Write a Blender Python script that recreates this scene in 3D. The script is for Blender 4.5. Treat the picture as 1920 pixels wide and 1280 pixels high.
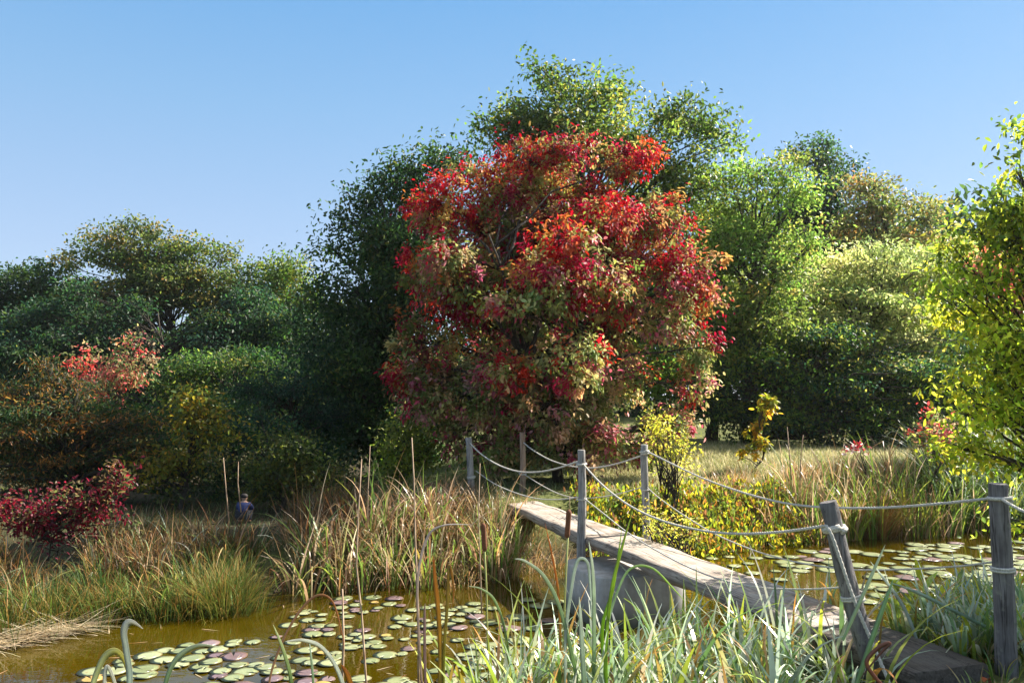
import bpy, bmesh, math, random
import numpy as np
from mathutils import Vector, Matrix

for o in list(bpy.data.objects): bpy.data.objects.remove(o)
SC = bpy.context.scene
COL = SC.collection
R = math.radians
rng = np.random.default_rng(7)
random.seed(7)

# ------------------------------------------------------------------ camera, sky, sun, exposure
FPX = 1500.0                      # focal length in pixels of the 1920 wide photograph
PITCH = math.atan(110 / FPX)
EYE = 2.52                        # eye height above the water
cam_d = bpy.data.cameras.new('camera')
cam = bpy.data.objects.new('camera', cam_d); COL.objects.link(cam)
cam.location = (0, 0, EYE)
cam.rotation_euler = (R(90) + PITCH, 0, 0)
cam_d.sensor_width = 36; cam_d.lens = 36 * FPX / 1920
cam_d.clip_start = 0.05; cam_d.clip_end = 3000
SC.camera = cam

SUN_AZ, SUN_EL = R(62), R(41)     # azimuth to the right of the viewing direction
w = bpy.data.worlds.new('World'); SC.world = w; w.use_nodes = True
wn = w.node_tree; wn.nodes.clear()
sky = wn.nodes.new('ShaderNodeTexSky'); sky.sky_type = 'NISHITA'; sky.sun_disc = False
sky.sun_elevation = SUN_EL; sky.sun_rotation = SUN_AZ
sky.air_density = 1.0; sky.dust_density = 0.3; sky.ozone_density = 1.3; sky.altitude = 200
bg = wn.nodes.new('ShaderNodeBackground'); bg.inputs[1].default_value = 0.10
wo = wn.nodes.new('ShaderNodeOutputWorld')
# the even blue of a clear autumn sky: paler towards the horizon, blended with the physical sky
wtc = wn.nodes.new('ShaderNodeTexCoord'); wsx = wn.nodes.new('ShaderNodeSeparateXYZ'); wn.links.new(wtc.outputs['Generated'], wsx.inputs[0])
wr = wn.nodes.new('ShaderNodeValToRGB'); wn.links.new(wsx.outputs[2], wr.inputs[0])
for e_, (p_, c_) in zip([wr.color_ramp.elements[0], wr.color_ramp.elements[1]] + [wr.color_ramp.elements.new(.5) for _ in range(3)], [(0, (.60, .72, .88)), (1, (.06, .24, .62)), (.17, (.44, .60, .85)), (.34, (.28, .52, .82)), (.46, (.175, .44, .80))]):
    e_.position = p_; e_.color = (*c_, 1)
wg = wn.nodes.new('ShaderNodeVectorMath'); wg.operation = 'SCALE'; wg.inputs['Scale'].default_value = 3.05
wn.links.new(wr.outputs[0], wg.inputs[0])
wm_ = wn.nodes.new('ShaderNodeMix'); wm_.data_type = 'RGBA'; wm_.inputs[0].default_value = .88
wn.links.new(sky.outputs[0], wm_.inputs[6]); wn.links.new(wg.outputs[0], wm_.inputs[7])
wn.links.new(wm_.outputs[2], bg.inputs[0]); wn.links.new(bg.outputs[0], wo.inputs[0])

sun_d = bpy.data.lights.new('sun', 'SUN'); sun_d.energy = 5.0; sun_d.angle = R(0.5); sun_d.color = (1, .93, .82)
sun = bpy.data.objects.new('sun', sun_d); COL.objects.link(sun)
sdir = Vector((math.sin(SUN_AZ) * math.cos(SUN_EL), math.cos(SUN_AZ) * math.cos(SUN_EL), math.sin(SUN_EL)))
sun.rotation_euler = sdir.to_track_quat('Z', 'Y').to_euler(); sun.location = sdir * 60
vs = SC.view_settings
vs.view_transform = 'Standard'; vs.look = 'None'; vs.exposure = 1.7; vs.gamma = 1; vs.use_curve_mapping = False
SC.cycles.use_denoising = True
SC.cycles.max_bounces = 8; SC.cycles.transparent_max_bounces = 4; SC.cycles.transmission_bounces = 6
SC.cycles.diffuse_bounces = 4; SC.cycles.glossy_bounces = 3
SC.cycles.sample_clamp_indirect = 6

# ------------------------------------------------------------------ helpers
CP, SP = math.cos(PITCH), math.sin(PITCH)
def ray(px, py):
    return np.array((px - 960, FPX * CP - (640 - py) * SP, FPX * SP + (640 - py) * CP))
def P(px, py, Y):
    d = ray(px, py); return np.array((0, 0, EYE)) + d * (Y / d[1])
def G(px, py, z=0.0):
    d = ray(px, py); return np.array((0, 0, EYE)) + d * ((z - EYE) / d[2])

def tag(o, label=None, cat=None, group=None, kind=None):
    if label: o['label'] = label
    if cat: o['category'] = cat
    if group: o['group'] = group
    if kind: o['kind'] = kind
    return o
def empty(name, loc):
    o = bpy.data.objects.new(name, None); COL.objects.link(o); o.location = loc
    o.empty_display_size = .2
    return o
def link(name, me, mat, parent=None):
    o = bpy.data.objects.new(name, me); COL.objects.link(o)
    if mat is not None and not len(me.materials): me.materials.append(mat)
    if parent is not None:
        o.parent = parent
        o.location = (0, 0, 0)
    return o
def local(V, parent):
    V = np.asarray(V, dtype=float)
    return V - np.array(parent.location) if parent is not None else V

def mesh_np(name, V, F, col=None, smooth=False):
    """F: (n,4) or (n,3) int array."""
    V = np.ascontiguousarray(V, dtype=np.float32); F = np.ascontiguousarray(F, dtype=np.int32)
    me = bpy.data.meshes.new(name)
    me.vertices.add(len(V)); me.vertices.foreach_set('co', V.ravel())
    k = F.shape[1]
    me.loops.add(F.size); me.loops.foreach_set('vertex_index', F.ravel())
    me.polygons.add(len(F)); me.polygons.foreach_set('loop_start', np.arange(0, F.size, k, dtype=np.int32))
    if smooth: me.polygons.foreach_set('use_smooth', np.ones(len(F), dtype=bool))
    me.update(calc_edges=True)
    if col is not None:
        a = me.attributes.new('leaf_colour', 'FLOAT_COLOR', 'POINT')
        c = np.ones((len(V), 4), dtype=np.float32); c[:, :3] = np.clip(col, 0.002, .95)
        a.data.foreach_set('color', c.ravel())
    return me

class TB:
    """collects tubes and shapes as polygons"""
    def __init__(s): s.v = []; s.f = []
    def tube(s, pts, rad, n=8, cap=True):
        pts = [np.asarray(p, float) for p in pts]
        if np.isscalar(rad): rad = [rad] * len(pts)
        base = len(s.v); m = len(pts)
        prev = None
        for i, p in enumerate(pts):
            t = pts[min(i + 1, m - 1)] - pts[max(i - 1, 0)]
            t = t / (np.linalg.norm(t) + 1e-9)
            if prev is None:
                a = np.array((1., 0, 0)) if abs(t[0]) < .8 else np.array((0, 1., 0))
            else: a = prev
            u = a - t * np.dot(a, t); u /= np.linalg.norm(u) + 1e-9; prev = u
            q = np.cross(t, u)
            for k in range(n):
                an = 2 * math.pi * k / n
                s.v.append(p + rad[i] * (math.cos(an) * u + math.sin(an) * q))
        for i in range(m - 1):
            for k in range(n):
                k2 = (k + 1) % n
                s.f.append((base + i * n + k, base + i * n + k2, base + (i + 1) * n + k2, base + (i + 1) * n + k))
        if cap:
            s.f.append(tuple(base + k for k in reversed(range(n))))
            s.f.append(tuple(base + (m - 1) * n + k for k in range(n)))
    def build(s, name, mat, parent=None, smooth=True):
        me = bpy.data.meshes.new(name)
        me.from_pydata([tuple(x) for x in local(s.v, parent)], [], s.f); me.update()
        if smooth:
            for p in me.polygons: p.use_smooth = len(p.vertices) < 5
        return link(name, me, mat, parent)

# ------------------------------------------------------------------ materials
def new_mat(name):
    m = bpy.data.materials.new(name); m.use_nodes = True
    return m, m.node_tree.nodes, m.node_tree.links, m.node_tree.nodes['Principled BSDF']
def noise(nd, ln, scale, detail=4, vec=None, rough=.55):
    n = nd.new('ShaderNodeTexNoise'); n.inputs['Scale'].default_value = scale; n.inputs['Detail'].default_value = detail
    n.inputs['Roughness'].default_value = rough
    if vec is not None: ln.new(vec, n.inputs['Vector'])
    return n
def ramp(nd, ln, src, stops):
    r = nd.new('ShaderNodeValToRGB'); ln.new(src, r.inputs[0])
    el = r.color_ramp.elements
    while len(el) < len(stops): el.new(.5)
    for e, (p, c) in zip(el, stops): e.position = p; e.color = (*c, 1)
    return r

def leaf_mat(name, trans=.45, rough=.45, spec=.4, tgain=1.5):
    m, nd, ln, bs = new_mat(name)
    at = nd.new('ShaderNodeAttribute'); at.attribute_name = 'leaf_colour'
    geo = nd.new('ShaderNodeNewGeometry')
    n = noise(nd, ln, 9, 2, geo.outputs['Position'])
    mr = nd.new('ShaderNodeMapRange'); ln.new(n.outputs[0], mr.inputs[0])
    mr.inputs[3].default_value = .65; mr.inputs[4].default_value = 1.35
    mul = nd.new('ShaderNodeVectorMath'); mul.operation = 'SCALE'
    ln.new(at.outputs['Color'], mul.inputs[0]); ln.new(mr.outputs[0], mul.inputs['Scale'])
    ln.new(mul.outputs[0], bs.inputs['Base Color'])
    bs.inputs['Roughness'].default_value = rough; bs.inputs['Specular IOR Level'].default_value = spec
    tr = nd.new('ShaderNodeBsdfTranslucent')
    g = nd.new('ShaderNodeVectorMath'); g.operation = 'SCALE'; g.inputs['Scale'].default_value = tgain
    ln.new(mul.outputs[0], g.inputs[0]); ln.new(g.outputs[0], tr.inputs[0])
    mx = nd.new('ShaderNodeMixShader'); mx.inputs[0].default_value = trans
    ln.new(bs.outputs[0], mx.inputs[1]); ln.new(tr.outputs[0], mx.inputs[2])
    ln.new(mx.outputs[0], nd['Material Output'].inputs[0])
    return m
M_LEAF = leaf_mat('tree_leaf', .5, .45, .35, 1.9)
M_BLADE = leaf_mat('grass_blade', .4, .36, .5, 1.6)
M_GLOSS = leaf_mat('glossy_blade', .36, .24, .8, 1.7)
M_LIME = leaf_mat('glowing_leaf', .6, .45, .3, 2.1)
M_RED = leaf_mat('autumn_leaf', .42, .5, .25, 1.25)
M_DRY = leaf_mat('dry_grass', .3, .6, .25, 1.2)

def wood_mat(name, stops, axis_scale, rough=.8, bump=.4):
    m, nd, ln, bs = new_mat(name)
    tc = nd.new('ShaderNodeTexCoord')
    mp = nd.new('ShaderNodeMapping'); mp.inputs['Scale'].default_value = axis_scale
    ln.new(tc.outputs['Object'], mp.inputs[0])
    n1 = noise(nd, ln, 1, 8, mp.outputs[0], .65)
    n2 = noise(nd, ln, 3.5, 5, tc.outputs['Object'])
    ad = nd.new('ShaderNodeMath'); ad.operation = 'MULTIPLY_ADD'
    ln.new(n2.outputs[0], ad.inputs[0]); ad.inputs[1].default_value = .45; 
    sb = nd.new('ShaderNodeMath'); sb.operation = 'MULTIPLY'; ln.new(n1.outputs[0], sb.inputs[0]); sb.inputs[1].default_value = .6
    ln.new(sb.outputs[0], ad.inputs[2])
    r = ramp(nd, ln, ad.outputs[0], stops)
    mpc = nd.new('ShaderNodeMapping'); mpc.inputs['Scale'].default_value = tuple(v * .45 for v in axis_scale[:2]) + (axis_scale[2] * .4,)
    ln.new(tc.outputs['Object'], mpc.inputs[0]); nc = noise(nd, ln, 1, 3, mpc.outputs[0])
    ck = ramp(nd, ln, nc.outputs[0], [(.47, (1, 1, 1)), (.495, (.18, .16, .15)), (.52, (1, 1, 1))])
    mc = nd.new('ShaderNodeMix'); mc.data_type = 'RGBA'; mc.blend_type = 'MULTIPLY'; mc.inputs[0].default_value = .85
    ln.new(r.outputs[0], mc.inputs[6]); ln.new(ck.outputs[0], mc.inputs[7])
    nl = noise(nd, ln, 11, 5, tc.outputs['Object']); lk = ramp(nd, ln, nl.outputs[0], [(.6, (0, 0, 0)), (.68, (.6, .6, .6))])
    ml = nd.new('ShaderNodeMix'); ml.data_type = 'RGBA'; ln.new(lk.outputs[0], ml.inputs[0]); ln.new(mc.outputs[2], ml.inputs[6]); ml.inputs[7].default_value = tuple(.5 * (a_ + b_) for a_, b_ in zip(stops[-1][1], (.17, .19, .11))) + (1,)
    ln.new(ml.outputs[2], bs.inputs['Base Color'])
    bs.inputs['Roughness'].default_value = rough; bs.inputs['Specular IOR Level'].default_value = .25
    b = nd.new('ShaderNodeBump'); b.inputs['Strength'].default_value = bump; b.inputs['Distance'].default_value = .02
    ln.new(n1.outputs[0], b.inputs['Height']); ln.new(b.outputs[0], bs.inputs['Normal'])
    return m
M_BARK = wood_mat('bark', [(.3, (.018, .014, .010)), (.7, (.075, .06, .045))], (14, 14, 2.5), .9, .8)
M_PALEBARK = wood_mat('pale_bark', [(.3, (.09, .075, .055)), (.7, (.24, .2, .15))], (14, 14, 2.5), .9, .6)
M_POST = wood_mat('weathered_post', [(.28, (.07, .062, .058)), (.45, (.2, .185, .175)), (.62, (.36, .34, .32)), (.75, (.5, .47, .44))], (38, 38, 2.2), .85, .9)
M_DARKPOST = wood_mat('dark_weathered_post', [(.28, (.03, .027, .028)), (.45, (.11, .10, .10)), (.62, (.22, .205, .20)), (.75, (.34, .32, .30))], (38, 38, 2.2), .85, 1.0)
M_BROWNPOST = wood_mat('brown_post', [(.28, (.08, .05, .035)), (.5, (.25, .165, .115)), (.72, (.42, .31, .24))], (38, 38, 2.2), .85, .8)

def deck_mat(name='weathered_deck_timber', gain=1.0):
    m, nd, ln, bs = new_mat(name)
    tc = nd.new('ShaderNodeTexCoord')
    mp = nd.new('ShaderNodeMapping'); mp.inputs['Scale'].default_value = (34, 1.3, 34)
    ln.new(tc.outputs['Object'], mp.inputs[0])
    n1 = noise(nd, ln, 1, 8, mp.outputs[0], .7)
    mp2 = nd.new('ShaderNodeMapping'); mp2.inputs['Scale'].default_value = (9, .35, 9)
    ln.new(tc.outputs['Object'], mp2.inputs[0])
    n3 = noise(nd, ln, 1, 3, mp2.outputs[0])
    crack = ramp(nd, ln, n3.outputs[0], [(.485, (1, 1, 1)), (.5, (.25, .22, .2)), (.515, (1, 1, 1))])
    n2 = noise(nd, ln, 2.3, 6, tc.outputs['Object'])
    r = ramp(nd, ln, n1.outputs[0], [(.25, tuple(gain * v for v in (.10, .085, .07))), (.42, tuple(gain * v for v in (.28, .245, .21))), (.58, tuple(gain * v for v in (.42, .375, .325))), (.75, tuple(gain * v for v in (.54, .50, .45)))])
    st = ramp(nd, ln, n2.outputs[0], [(.3, (.62, .52, .45)), (.55, (1, .97, .95)), (.75, (.85, .88, .86))])
    m1 = nd.new('ShaderNodeMix'); m1.data_type = 'RGBA'; m1.blend_type = 'MULTIPLY'; m1.inputs[0].default_value = 1
    ln.new(r.outputs[0], m1.inputs[6]); ln.new(st.outputs[0], m1.inputs[7])
    m2 = nd.new('ShaderNodeMix'); m2.data_type = 'RGBA'; m2.blend_type = 'MULTIPLY'; m2.inputs[0].default_value = .9
    ln.new(m1.outputs[2], m2.inputs[6]); ln.new(crack.outputs[0], m2.inputs[7])
    ln.new(m2.outputs[2], bs.inputs['Base Color'])
    bs.inputs['Roughness'].default_value = .8; bs.inputs['Specular IOR Level'].default_value = .3
    b = nd.new('ShaderNodeBump'); b.inputs['Strength'].default_value = .7; b.inputs['Distance'].default_value = .015
    ln.new(n1.outputs[0], b.inputs['Height']); ln.new(b.outputs[0], bs.inputs['Normal'])
    return m
M_DECK = deck_mat(); M_DECKSHADE = deck_mat('shaded_deck_timber', .3)  # darkened copy: shade at the near end put into the timber colour

def rope_mat():
    m, nd, ln, bs = new_mat('rope_fibre')
    tc = nd.new('ShaderNodeTexCoord')
    n = noise(nd, ln, 120, 3, tc.outputs['Object'])
    r = ramp(nd, ln, n.outputs[0], [(.3, (.3, .28, .24)), (.7, (.62, .59, .52))])
    ln.new(r.outputs[0], bs.inputs['Base Color']); bs.inputs['Roughness'].default_value = .85
    return m
M_ROPE = rope_mat()

def concrete_mat():
    m, nd, ln, bs = new_mat('pier_concrete')
    tc = nd.new('ShaderNodeTexCoord')
    n = noise(nd, ln, 4, 8, tc.outputs['Object'], .65)
    r = ramp(nd, ln, n.outputs[0], [(.3, (.3, .285, .26)), (.55, (.44, .42, .39)), (.75, (.55, .53, .5))])
    mp = nd.new('ShaderNodeMapping'); mp.inputs['Scale'].default_value = (7, 7, .5)
    ln.new(tc.outputs['Object'], mp.inputs[0]); n2 = noise(nd, ln, 1, 5, mp.outputs[0])
    s = ramp(nd, ln, n2.outputs[0], [(.35, (.6, .56, .5)), (.6, (1, 1, 1))])
    mx = nd.new('ShaderNodeMix'); mx.data_type = 'RGBA'; mx.blend_type = 'MULTIPLY'; mx.inputs[0].default_value = .7
    ln.new(r.outputs[0], mx.inputs[6]); ln.new(s.outputs[0], mx.inputs[7])
    sz = nd.new('ShaderNodeSeparateXYZ'); ln.new(tc.outputs['Object'], sz.inputs[0])
    hz = nd.new('ShaderNodeMath'); hz.operation = 'MULTIPLY_ADD'; ln.new(n2.outputs[0], hz.inputs[0]); hz.inputs[1].default_value = -.45; ln.new(sz.outputs[2], hz.inputs[2])
    al = nd.new('ShaderNodeMapRange'); ln.new(hz.outputs[0], al.inputs[0]); al.inputs[1].default_value = -.2; al.inputs[2].default_value = .05; al.inputs[3].default_value = .9; al.inputs[4].default_value = 0
    am = nd.new('ShaderNodeMix'); am.data_type = 'RGBA'; ln.new(al.outputs[0], am.inputs[0]); ln.new(mx.outputs[2], am.inputs[6]); am.inputs[7].default_value = (.055, .06, .025, 1)
    ln.new(am.outputs[2], bs.inputs['Base Color']); bs.inputs['Roughness'].default_value = .8
    b = nd.new('ShaderNodeBump'); b.inputs['Strength'].default_value = .3; b.inputs['Distance'].default_value = .01
    ln.new(n.outputs[0], b.inputs['Height']); ln.new(b.outputs[0], bs.inputs['Normal'])
    return m
M_CONC = concrete_mat()

def ground_mat():
    m, nd, ln, bs = new_mat('lawn_and_soil')
    geo = nd.new('ShaderNodeNewGeometry')
    n = noise(nd, ln, .7, 8, geo.outputs['Position'], .65)
    n2 = noise(nd, ln, 14, 4, geo.outputs['Position'])
    g = ramp(nd, ln, n.outputs[0], [(.3, (.045, .06, .018)), (.5, (.1, .11, .035)), (.7, (.17, .15, .06))])
    d = ramp(nd, ln, n2.outputs[0], [(.3, (.55, .55, .55)), (.7, (1.3, 1.3, 1.2))])
    mx = nd.new('ShaderNodeMix'); mx.data_type = 'RGBA'; mx.blend_type = 'MULTIPLY'; mx.inputs[0].default_value = .8
    ln.new(g.outputs[0], mx.inputs[6]); ln.new(d.outputs[0], mx.inputs[7])
    sx = nd.new('ShaderNodeSeparateXYZ'); ln.new(geo.outputs['Position'], sx.inputs[0])
    mud = nd.new('ShaderNodeMapRange'); ln.new(sx.outputs[2], mud.inputs[0])
    mud.inputs[1].default_value = .1; mud.inputs[2].default_value = .5; mud.inputs[3].default_value = 1; mud.inputs[4].default_value = 0
    mm = nd.new('ShaderNodeMix'); mm.data_type = 'RGBA'; ln.new(mud.outputs[0], mm.inputs[0])
    ln.new(mx.outputs[2], mm.inputs[6]); mm.inputs[7].default_value = (.035, .028, .016, 1)
    ln.new(mm.outputs[2], bs.inputs['Base Color']); bs.inputs['Roughness'].default_value = .95
    bs.inputs['Specular IOR Level'].default_value = .1
    b = nd.new('ShaderNodeBump'); b.inputs['Strength'].default_value = .6; b.inputs['Distance'].default_value = .05
    ln.new(n2.outputs[0], b.inputs['Height']); ln.new(b.outputs[0], bs.inputs['Normal'])
    return m
M_GROUND = ground_mat()

def water_mat():
    m, nd, ln, bs = new_mat('murky_pond_water')
    geo = nd.new('ShaderNodeNewGeometry')
    n = noise(nd, ln, .8, 5, geo.outputs['Position'])
    r = ramp(nd, ln, n.outputs[0], [(.3, (.026, .018, .0003)), (.7, (.052, .036, .0005))])
    ln.new(r.outputs[0], bs.inputs['Base Color'])
    bs.inputs['Roughness'].default_value = .015; bs.inputs['IOR'].default_value = 1.55; bs.inputs['Specular IOR Level'].default_value = .5
    mp = nd.new('ShaderNodeMapping'); mp.inputs['Scale'].default_value = (2.2, 4.5, 1)
    ln.new(geo.outputs['Position'], mp.inputs[0])
    nb = noise(nd, ln, 1.4, 3, mp.outputs[0])
    b = nd.new('ShaderNodeBump'); b.inputs['Strength'].default_value = .05; b.inputs['Distance'].default_value = .05
    ln.new(nb.outputs[0], b.inputs['Height']); ln.new(b.outputs[0], bs.inputs['Normal'])
    return m
M_WATER = water_mat()

# ------------------------------------------------------------------ terrain and water
def far_bank(px, py): return tuple(G(px, py, 0)[:2])
BANK_LEFT = [far_bank(*q) for q in ((-260, 1240), (-100, 1215), (0, 1197), (150, 1168), (300, 1152), (470, 1142), (540, 1112), (700, 1103), (850, 1092), (1000, 1068), (1090, 1052))]
BANK_RIGHT = [far_bank(*q) for q in ((1180, 1040), (1330, 1040), (1440, 1022), (1600, 1007), (1750, 1000), (1920, 988), (2100, 985))]
BANK_NEAR = [(30, 13), (14, 10.2), (8, 8.6), (5.2, 7.9), (4.2, 7.6), (3.2, 7.5), (2.2, 7.6), (1.2, 7.2), (.3, 6.7), (-.5, 6.0), (-1.2, 5.2), (-3, 4.6), (-7, 4.0), (-14, 4.0), (-25, 5)]
POND = np.array([(-25, 9.5), (-14, 7.2)] + BANK_LEFT + BANK_RIGHT + [(24, 17.5)] + BANK_NEAR)

def smooth(a, b, x):
    t = np.clip((x - a) / (b - a), 0, 1); return t * t * (3 - 2 * t)
def pond_sd(x, y):
    x = np.asarray(x, float); y = np.asarray(y, float)
    d = np.full(x.shape, 1e9); inside = np.zeros(x.shape, bool)
    n = len(POND)
    for i in range(n):
        ax, ay = POND[i]; bx, by = POND[(i + 1) % n]
        ex, ey = bx - ax, by - ay
        t = np.clip(((x - ax) * ex + (y - ay) * ey) / (ex * ex + ey * ey + 1e-12), 0, 1)
        d = np.minimum(d, np.hypot(x - ax - t * ex, y - ay - t * ey))
        c = ((ay > y) != (by > y)) & (x < (bx - ax) * (y - ay) / (by - ay + 1e-12) + ax)
        inside ^= c
    return np.where(inside, -d, d)
def hgt(x, y):
    x = np.asarray(x, float); y = np.asarray(y, float)
    s = pond_sd(x, y)
    base = .14 + .72 * smooth(-5, -.5, x)
    nb = smooth(8.2, 7.2, y); base = base * (1 - nb) + nb * (.34 + .40 * smooth(1.9, 3.0, x))
    base = base + .05 * np.sin(x * .7 + 1.3) * np.sin(y * .5) + .02 * np.sin(x * 2.1) * np.sin(y * 2.7)
    base = base + .38 * smooth(14.5, 19, y) * smooth(1.5, 4.5, x)
    out = -.06 + (base + .06) * smooth(0, 1.1, s) ** .8
    ins = -.06 - .5 * smooth(0, 1.2, -s)
    far = 1.2 * smooth(26, 90, np.hypot(x, y))
    return np.where(s > 0, out + far, ins)

def axis(segs):
    a = [segs[0][0]]
    for lo, hi, st in segs: a += list(np.arange(lo + st, hi + 1e-6, st))
    return np.array(a)
gx = axis([(-800, -80, 90), (-80, -20, 3), (-20, 22, .25), (22, 82, 3), (82, 802, 90)])
gy = axis([(-200, -20, 45), (-20, 1, 1.5), (1, 24, .25), (24, 84, 3), (84, 1074, 90)])
X, Y = np.meshgrid(gx, gy)
Z = hgt(X, Y)
nx, ny = len(gx), len(gy)
idx = np.arange(nx * ny).reshape(ny, nx)
F = np.stack([idx[:-1, :-1], idx[:-1, 1:], idx[1:, 1:], idx[1:, :-1]], -1).reshape(-1, 4)
gm = mesh_np('ground', np.stack([X, Y, Z], -1).reshape(-1, 3), F, smooth=True)
tag(link('ground', gm, M_GROUND), 'grassy ground around the pond', kind='structure')
bm = bmesh.new()
bm.faces.new([bm.verts.new((x, y, 0)) for x, y in ((-27, 3.2), (32, 3.2), (32, 19), (-27, 19))])
wm = bpy.data.meshes.new('pond_water'); bm.to_mesh(wm); bm.free()
tag(link('water', wm, M_WATER), 'still olive brown pond water', kind='structure')

# ------------------------------------------------------------------ footbridge
def rnd(a, b): return random.uniform(a, b)
BDIR = np.array((1.93, -5.98, 0)) / np.hypot(1.93, 5.98)     # far to near
BPERP = np.array((-BDIR[1], BDIR[0], 0))                     # towards the right rope
BL, BR = np.array((1.63, 7.78, 0)), None
DECK_Z, DECK_W = .85, .60
def deck_pt(y, u, z):
    """point at distance y on the deck, u across (0 left edge, 1 right edge)"""
    a = BL + BDIR * ((BL[1] - y) / -BDIR[1])
    p = a + BPERP * (DECK_W * u); p = p + np.array((0, 0, z)); return p
br = empty('footbridge', tuple(deck_pt(9.7, .5, 0)))
tag(br, 'narrow footbridge of thick grey timber slabs resting on a round concrete pier', 'footbridge')

def beam(y0, y1, seed, dz=0.0, thick=.20, mat=None):
    r = np.random.default_rng(seed)
    n = 46; L = abs((y0 - y1) / BDIR[1])
    V = []; ph = r.uniform(0, 6, 8)
    def wob(t, k, f): return math.sin(t * f + ph[k]) * .6 + math.sin(t * f * 2.7 + ph[k + 1]) * .4
    for i in range(n + 1):
        t = i / n * L
        lo = thick * (1 + .16 * wob(t, 0, 1.9)) + r.normal(0, .006)
        kn = .5 + .12 * wob(t, 2, 2.6)
        wl, wr = DECK_W / 2 + .018 * wob(t, 4, 2.2) + r.normal(0, .003), DECK_W / 2 + .018 * wob(t, 6, 1.7) + r.normal(0, .003)
        tz = .006 * wob(t, 1, 3.1)
        sec = [(-wl + .012, tz), (-wl, tz - .014), (-wl - .012, -lo * kn), (-wl + .09, -lo * .8), (-wl + .2, -lo),
               (wr - .2, -lo), (wr - .09, -lo * .8), (wr + .012, -lo * kn), (wr, tz - .014), (wr - .012, tz)]
        # subdivide the top across so that it is not dead flat
        for a in (.72, .45, .15, -.15, -.45, -.72): sec.append((a * (DECK_W / 2), tz + r.normal(0, .0025)))
        sec = sec[:10] + sec[10:]
        for x, z in sec: V.append((x, t, z))
    k = 16; F = []
    for i in range(n):
        for j in range(k):
            j2 = (j + 1) % k
            F.append((i * k + j, i * k + j2, (i + 1) * k + j2, (i + 1) * k + j))
    F.append(tuple(range(k))); F.append(tuple(n * k + j for j in reversed(range(k))))
    me = bpy.data.meshes.new('deck_slab'); me.from_pydata(V, [], F); me.update()
    bm = bmesh.new(); bm.from_mesh(me); bmesh.ops.recalc_face_normals(bm, faces=bm.faces); bm.to_mesh(me); bm.free()
    for p in me.polygons: p.use_smooth = len(p.vertices) == 4
    o = link('deck_slab', me, mat or M_DECK, br)
    o.location = Vector(deck_pt(y0, .5, DECK_Z + dz)) - br.location
    o.rotation_euler = (0, 0, math.atan2(BDIR[1], BDIR[0]) - math.pi / 2)
    return o
beam(14.15, 10.05, 3, .0)
beam(10.02, 6.02, 5, .008)
beam(5.99, 5.1, 9, -.012, .24, M_DECKSHADE)

PIER = np.array((1.33, 9.72, 0)); PR = .66
tb = TB(); NS = 64
def pier_ring(z, r):
    out = []
    for k in range(NS):
        a = 6.2832 * k / NS; c_, s_ = math.cos(a), math.sin(a)
        q = r / (abs(c_) ** 5 + abs(s_) ** 5) ** .2
        e = (BPERP * c_ + BDIR * s_) * q * .93
        out.append(PIER + e + np.array((0, 0, z)))
    return out
rings = [pier_ring(z, PR * k) for z, k in ((-.7, .98), (0, .98), (.3, .975), (.535, .97), (.556, .95))]
for rg in rings: tb.v += rg
for i in range(len(rings) - 1):
    for k in range(NS): tb.f.append((i * NS + k, i * NS + (k + 1) % NS, (i + 1) * NS + (k + 1) % NS, (i + 1) * NS + k))
tb.f.append(tuple((len(rings) - 1) * NS + k for k in range(NS)))
tb.build('pier', M_CONC, br)

# --- posts
def post(name, base, top, r0, r1, mat, label, bind, seed, group='rope posts of the footbridge'):
    base = np.asarray(base, float); top = np.asarray(top, float)
    t = empty('rope_post', tuple(base)); tag(t, label, 'post', group)
    rr = np.random.default_rng(seed)
    n = 26; ns = 14; V = []; F = []
    ax = top - base; L = np.linalg.norm(ax); axn = ax / L
    u = np.cross(axn, (0, 1, 0)); u /= np.linalg.norm(u); q = np.cross(axn, u)
    ph = rr.uniform(0, 6.28, 6)
    flutes = 1 + .05 * np.sin(np.arange(ns) / ns * 6.28 * 3 + ph[0]) + rr.normal(0, .02, ns)
    for i in range(n + 1):
        f = i / n
        c = base + ax * f + u * .008 * math.sin(f * 5 + ph[1]) + q * .008 * math.sin(f * 4 + ph[2])
        r = r0 + (r1 - r0) * f
        if i == n: r *= .9
        if i == n - 1: c = base + ax * (1 - .006 / L); 
        for k in range(ns):
            a = 6.2832 * k / ns
            V.append(c + r * flutes[k] * (1 + rr.normal(0, .012)) * (math.cos(a) * u + math.sin(a) * q))
    for i in range(n):
        for k in range(ns):
            k2 = (k + 1) % ns
            F.append((i * ns + k, i * ns + k2, (i + 1) * ns + k2, (i + 1) * ns + k))
    F.append(tuple(reversed(range(ns)))); F.append(tuple(n * ns + k for k in range(ns)))
    me = bpy.data.meshes.new('post_shaft'); me.from_pydata([tuple(v) for v in local(V, t)], [], F); me.update()
    for p in me.polygons: p.use_smooth = len(p.vertices) == 4
    link('shaft', me, mat, t)
    # rope turns round the post
    for f, turns, rr_ in bind:
        c = base + ax * f; r = r0 + (r1 - r0) * f + rr_ * .75
        b = TB(); pts = []
        for s in range(int(turns * 14) + 1):
            a = s / 14 * 6.2832 + ph[3]
            pts.append(c + axn * ((s / 14 - turns / 2) * rr_ * 1.9) + r * (math.cos(a) * u + math.sin(a) * q))
        b.tube(pts, rr_, 6); b.build('rope_binding', M_ROPE, t)
    return t
pL3b, pL3t = P(888, 955, 13.9), P(878, 820, 13.9)
pR3b, pR3t = P(980, 950, 14.3), P(980, 810, 14.3)
pL2b, pL2t = P(1091, 1050, 10.0), P(1090, 843, 10.0)
pL2b[2] = .55
pR2b, pR2t = P(1212, 1075, 10.25), P(1208, 833, 10.25)
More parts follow.
